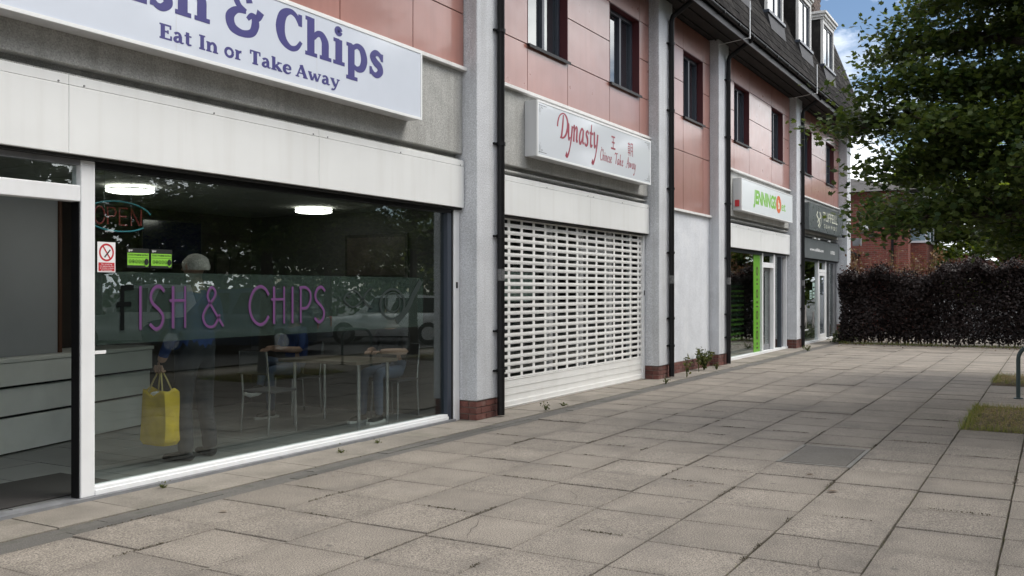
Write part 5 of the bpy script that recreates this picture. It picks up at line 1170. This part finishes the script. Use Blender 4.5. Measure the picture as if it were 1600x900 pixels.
for u, v, h, ns, lf, sp, lab in [(1073, 589, .42, 4, 16, .10, 'tall thin weed against the rendered wall'), (1100, 578, .40, 16, 26, .22, 'bushy yellow-green weed against the rendered wall'), (1092, 581, .5, 3, 10, .06, 'upright dark seeding weed beside the bushy weed'), (853, 641, .09, 9, 5, .05, 'small grass tuft in front of the roller shutter'), (880, 634, .035, 8, 5, .09, 'flat weed in the apron joint before the shutter'),
    (255, 762, .028, 6, 5, .035, 'tiny weed by the window sill nearest the doorway'), (533, 707, .028, 6, 5, .04, 'little weed in the apron under the window lettering'), (590, 692, .026, 6, 5, .045, 'dark little weed in the apron under the cafe table window'), (1120, 577, .12, 8, 8, .10, 'low weed beside the downpipe at the rendered wall'), (1262, 548, .14, 9, 9, .14, 'low weed at the far downpipe'), (1040, 599, .08, 8, 7, .08, 'low weed at the foot of the middle pillar')]:
    x, y = at(u, v); y = min(y, 5.93); weed('weed', lab, (x, y, 0), h, ns, lf, sp, M_weed)
# litter and leaves on the paving
lt_ = [(349, 800, .04), (905, 657, .05), (1345, 706, .025), (1490, 665, .03), (690, 720, .02), (520, 745, .025), (820, 728, .02), (1265, 742, .05), (1300, 768, .06), (1080, 760, .03)]
for k, (u, v, s_) in enumerate(lt_):
    x, y = at(u, v); P_ = np.array([[0, 0, .004]]); o = link('fallen_leaf', leaf_mesh('fallen_leaf', P_, np.array([[.1, .05, 1.0]]), np.array([s_*1.6]), OVAL, M_dryleaf)); o.location = (x, y, .004); tag(o, ('dry leaf on the paving before the fish shop doorway', 'dry leaf on the paving before the roller shutter', 'tiny pale leaf on the far edge of the access cover', 'dry leaf beside the large weedy pit', 'tiny leaf on the slabs between window and shutter', 'tiny leaf on the slabs before the cafe table window', 'tiny leaf on the slabs before the first downpipe', 'dry leaf just this side of the access cover', 'larger dry leaf two slabs short of the access cover', 'small leaf lying between the shutter and the access cover')[k], 'leaf', 'fallen leaves on the paving')
x, y = at(870, 657); o = box('mortar_patch', M_apron, None, x-.05, x+.35, y-.05, y+.05, -.01, .0045, .003); tag(o, 'pale broken mortar patch on the paving before the shutter', 'mortar patch')
# cycle stand
cs_ = empty('cycle_stand', (15.0, .45, 0)); tag(cs_, 'dark steel hoop cycle stand set in the paving', 'cycle stand')
pts = [(0, 0, -.03), (0, 0, .55)] + [(.0, -.18+.18*math.cos(R(a)), .55+.18*math.sin(R(a))) for a in (15, 30, 45, 60, 75, 90)] + [(0, -.5, .73)] + [(0, -.55-.18*math.sin(R(a)), .55+.18*math.cos(R(a))) for a in (15, 30, 45, 60, 75, 90)] + [(0, -.73, -.03)]
MB().tube(pts, .028, 12).build('hoop', M_galv, cs_, smooth=True)
for y in (0, -.73): MB().tube([(0, y, -.01), (0, y, .012)], .06, 14).build('base_plate', M_galv, cs_)

# ================================================================== brick house beyond the hedge
HS = empty('brick_house', (41, 8, 0)); tag(HS, 'red brick house with a pale bay window beyond the hedge', 'house')
def uvwall(name, par, x0, x1, y0, y1, z0, z1, m_):
    mb = MB().box(x0, x1, y0, y1, z0, z1); o = mb.build(name, m_, par); me = o.data; uv = me.uv_layers.new(name='UVMap')
    for p in me.polygons:
        for li in p.loop_indices:
            co = me.vertices[me.loops[li].vertex_index].co; nn = p.normal
            uv.data[li].uv = (co.y if abs(nn.x) > .5 else co.x, co.z) if abs(nn.z) < .5 else (co.x, co.y)
    return o
hx, hy = 41, 8
wl = uvwall('wall', HS, 39-hx, 48-hx, 4.95-hy, 13-hy, -.1, 5.3, M_housebrick)
MB().add([(38.6-hx, 4.5-hy, 5.3), (48.4-hx, 4.5-hy, 5.3), (48.4-hx, 13.4-hy, 5.3), (38.6-hx, 13.4-hy, 5.3), (43-hx, 8.9-hy, 6.6), (44-hx, 8.9-hy, 6.6)], [(0,1,5,4), (1,2,5), (2,3,4,5), (3,0,4), (0,3,2,1)]).build('roof', M_rooftile, HS)
uvwall('corner_pier', HS, 38.93-hx, 39.6-hx, 4.86-hy, 5.3-hy, -.1, 5.29, M_housebrick)
MB().tube([(38.9-hx, 5.42-hy, 0), (38.9-hx, 5.42-hy, 5.25)], .05, 10).build('drainpipe', M_black, HS)
bw = uvwall('bay', HS, 40.2-hx, 42.6-hx, 4.35-hy, 4.95-hy, -.1, 3.35, M_housebrick)
MB().box(40.15-hx, 42.65-hx, 4.30-hy, 4.96-hy, 3.351, 3.43).box(40.15-hx, 42.65-hx, 4.30-hy, 4.96-hy, 5.05, 5.2).build('sill', M_houseframe, bw)
MB().box(40.2-hx, 42.6-hx, 4.35-hy, 4.95-hy, 3.431, 5.049).build('bay_glazing', M_bluepane, bw)
for x in (40.19, 41.35, 42.55): MB().box(x-hx, x+.07-hx, 4.33-hy, 4.40-hy, 3.431, 5.049).build('mullion', M_houseframe, bw)
MB().box(38.94-hx, 38.985-hx, 6.3-hy, 6.52-hy, 3.82, 4.05).build('alarm_box', M_signtrim, HS)
MB().box(38.95-hx, 38.99-hx, 5.9-hy, 6.3-hy, 3.56, 3.68).build('vent', M_soffit, HS)
MB().tube([(38.97-hx, 6.4-hy, 3.8), (38.97-hx, 6.5-hy, 3.72), (38.97-hx, 7.6-hy, 3.72)], .015, 6).build('cable', M_lead, HS)
# lean-to roof edge beside the terrace
MB().add([(36.5-hx, 6.6-hy, 2.9), (39-hx, 6.6-hy, 2.9), (39-hx, 9.5-hy, 4.0), (36.5-hx, 9.5-hy, 4.0), (36.5-hx, 6.6-hy, 2.8), (39-hx, 6.6-hy, 2.8), (39-hx, 9.5-hy, 3.9), (36.5-hx, 9.5-hy, 3.9)], [(0,1,2,3), (7,6,5,4), (0,4,5,1), (1,5,6,2), (2,6,7,3), (3,7,4,0)]).build('lean_to_roof', M_slate, HS)
uvwall('lean_to_wall', HS, 36.7-hx, 38.99-hx, 6.8-hy, 9.4-hy, -.1, 2.79, M_housebrick)

# ================================================================== parked cars (mirrored in the shop glass)
def car(label, loc, rz, paint, kind):
    e = empty('parked_car', loc, rz); tag(e, label, 'car', 'cars parked opposite the shops')
    Ls = dict(hatch=(4.0, 1.74, 1.46), suv=(4.4, 1.82, 1.62), pickup=(5.1, 1.85, 1.74))[kind]; L_, W_, H_ = Ls
    hb = .95 if kind != 'hatch' else .88; g0 = .24
    # lower body: lofted cross sections along the length
    def loft(sec, name, m_):
        mb = MB(); n = len(sec[0]); 
        for s in sec: mb.v += s
        for i in range(len(sec)-1):
            for k in range(n): mb.f.append((i*n+k, i*n+(k+1) % n, (i+1)*n+(k+1) % n, (i+1)*n+k))
        mb.f.append(tuple(range(n-1, -1, -1))); mb.f.append(tuple((len(sec)-1)*n+k for k in range(n)))
        return mb.build(name, m_, e, smooth=True)
    prof = [(-.5, .42, .66, .80), (-.485, .30, .74, .90), (-.42, .25, hb-.12, .97), (-.25, g0, hb-.04, 1), (-.12, g0, hb, 1), (.15, g0, hb, 1), (.36, g0, hb, 1), (.46, .26, hb-.02, .98), (.495, .34, hb-.10, .93)]
    sec = []
    for t, z0, z1, wf in prof:
        w2 = W_/2*wf; sec.append([(t*L_, -w2*.94, z0), (t*L_, -w2, z0+.18), (t*L_, -w2*.985, z1-.12), (t*L_, -w2*.90, z1), (t*L_, w2*.90, z1), (t*L_, w2*.985, z1-.12), (t*L_, w2, z0+.18), (t*L_, w2*.94, z0)])
    body = loft(sec, 'body', paint)
    cab = dict(hatch=[(-.24, hb-.02, .9), (-.08, H_-.06, .74), (.12, H_, .74), (.34, H_-.07, .72), (.46, hb-.02, .84)], suv=[(-.25, hb-.02, .9), (-.12, H_-.05, .76), (.1, H_, .76), (.40, H_-.05, .75), (.48, hb-.02, .86)], pickup=[(-.22, hb-.02, .9), (-.10, H_-.06, .76), (.04, H_, .76), (.12, H_-.03, .75), (.16, hb-.02, .88)])[kind]
    sec = []
    for t, z1, wf in cab:
        w2 = W_/2; sec.append([(t*L_, -w2*.89, hb-.04), (t*L_, -w2*(wf if z1 > hb+.1 else .88), max(z1, hb-.03)), (t*L_, w2*(wf if z1 > hb+.1 else .88), max(z1, hb-.03)), (t*L_, w2*.89, hb-.04)])
    loft(sec, 'cabin', paint)
    # glazing set just proud of the cabin
    for s in (-1, 1):
        for (ta, tb) in (((cab[1][0]-.07), .0), (.015, cab[-2][0]+.02)):
            zb, zt = hb+.04, H_-.12; wb, wt = W_/2*.875+.012, W_/2*.775+.015
            MB().quad((ta*L_, s*wb, zb), (tb*L_, s*wb, zb), (tb*L_ if tb <= .01 else (tb-.02)*L_, s*wt, zt), ((ta+.05)*L_, s*wt, zt)).build('side_window', M_carglass, e)
    a, b_ = cab[0], cab[1]; d_ = Vector(((b_[0]-a[0])*L_, 0, b_[1]-a[1])); nrm = Vector((-d_.z, 0, d_.x)).normalized()*.008
    q = lambda t, w: Vector((a[0]*L_, 0, a[1]))+d_*t+nrm+Vector((0, w, 0))
    MB().quad(q(.12, -W_*.42), q(.12, W_*.42), q(.92, W_*.36), q(.92, -W_*.36)).build('windscreen', M_carglass, e)
    for s in (-1, 1):
        MB().box(-.505*L_+.02, -.44*L_, s*W_*.36-.14, s*W_*.36+.14, .62, .76).build('headlight', M_signbox, e, .02); MB().box(.47*L_, .498*L_, s*W_*.40-.07, s*W_*.40+.07, .62, .88).build('tail_light', M_redp, e, .02)
        MB().box(-.19*L_, -.15*L_, s*W_*.53-.09, s*W_*.53+.09, hb+.02, hb+.16).build('mirror', paint, e, .02)
    for tx in (-.31, .30):
        for s in (-1, 1):
            wh = MB().tube([(tx*L_, s*W_*.5-.2*s, .32), (tx*L_, s*W_*.5+.015*s, .32)], .32, 24).build('wheel', M_black, e, smooth=True); MB().tube([(tx*L_, s*W_*.5, .32), (tx*L_, s*W_*.5+.022*s, .32)], .20, 18).build('rim', M_chrome, wh, smooth=True)
    MB().box(-.44*L_, .44*L_, -W_*.44, W_*.44, .2, .45).build('underbody', M_darkgap, e)
M_carglass = mat('car_glass', (.015, .018, .02), .05, spec=.8)
M_pnavy = mat('navy_paint', (.05, .08, .13), .25, coat=1); M_psil = mat('silver_paint', (.66, .68, .70), .3, metal=.2, coat=1); M_pgrey = mat('light_paint', (.7, .71, .71), .3, metal=.1, coat=1)
car('silver pickup parked nose to the kerb opposite the fish shop', (17.8, -9.0, -.06), R(62), M_psil, 'pickup')
car('dark navy estate car parked beside the silver pickup', (17.5, -5.7, -.06), R(62), M_pnavy, 'suv')
car('small silver hatchback parked beyond the navy car', (22.8, -4.9, -.06), R(62), M_pgrey, 'hatch')
print('objects', len(bpy.data.objects))
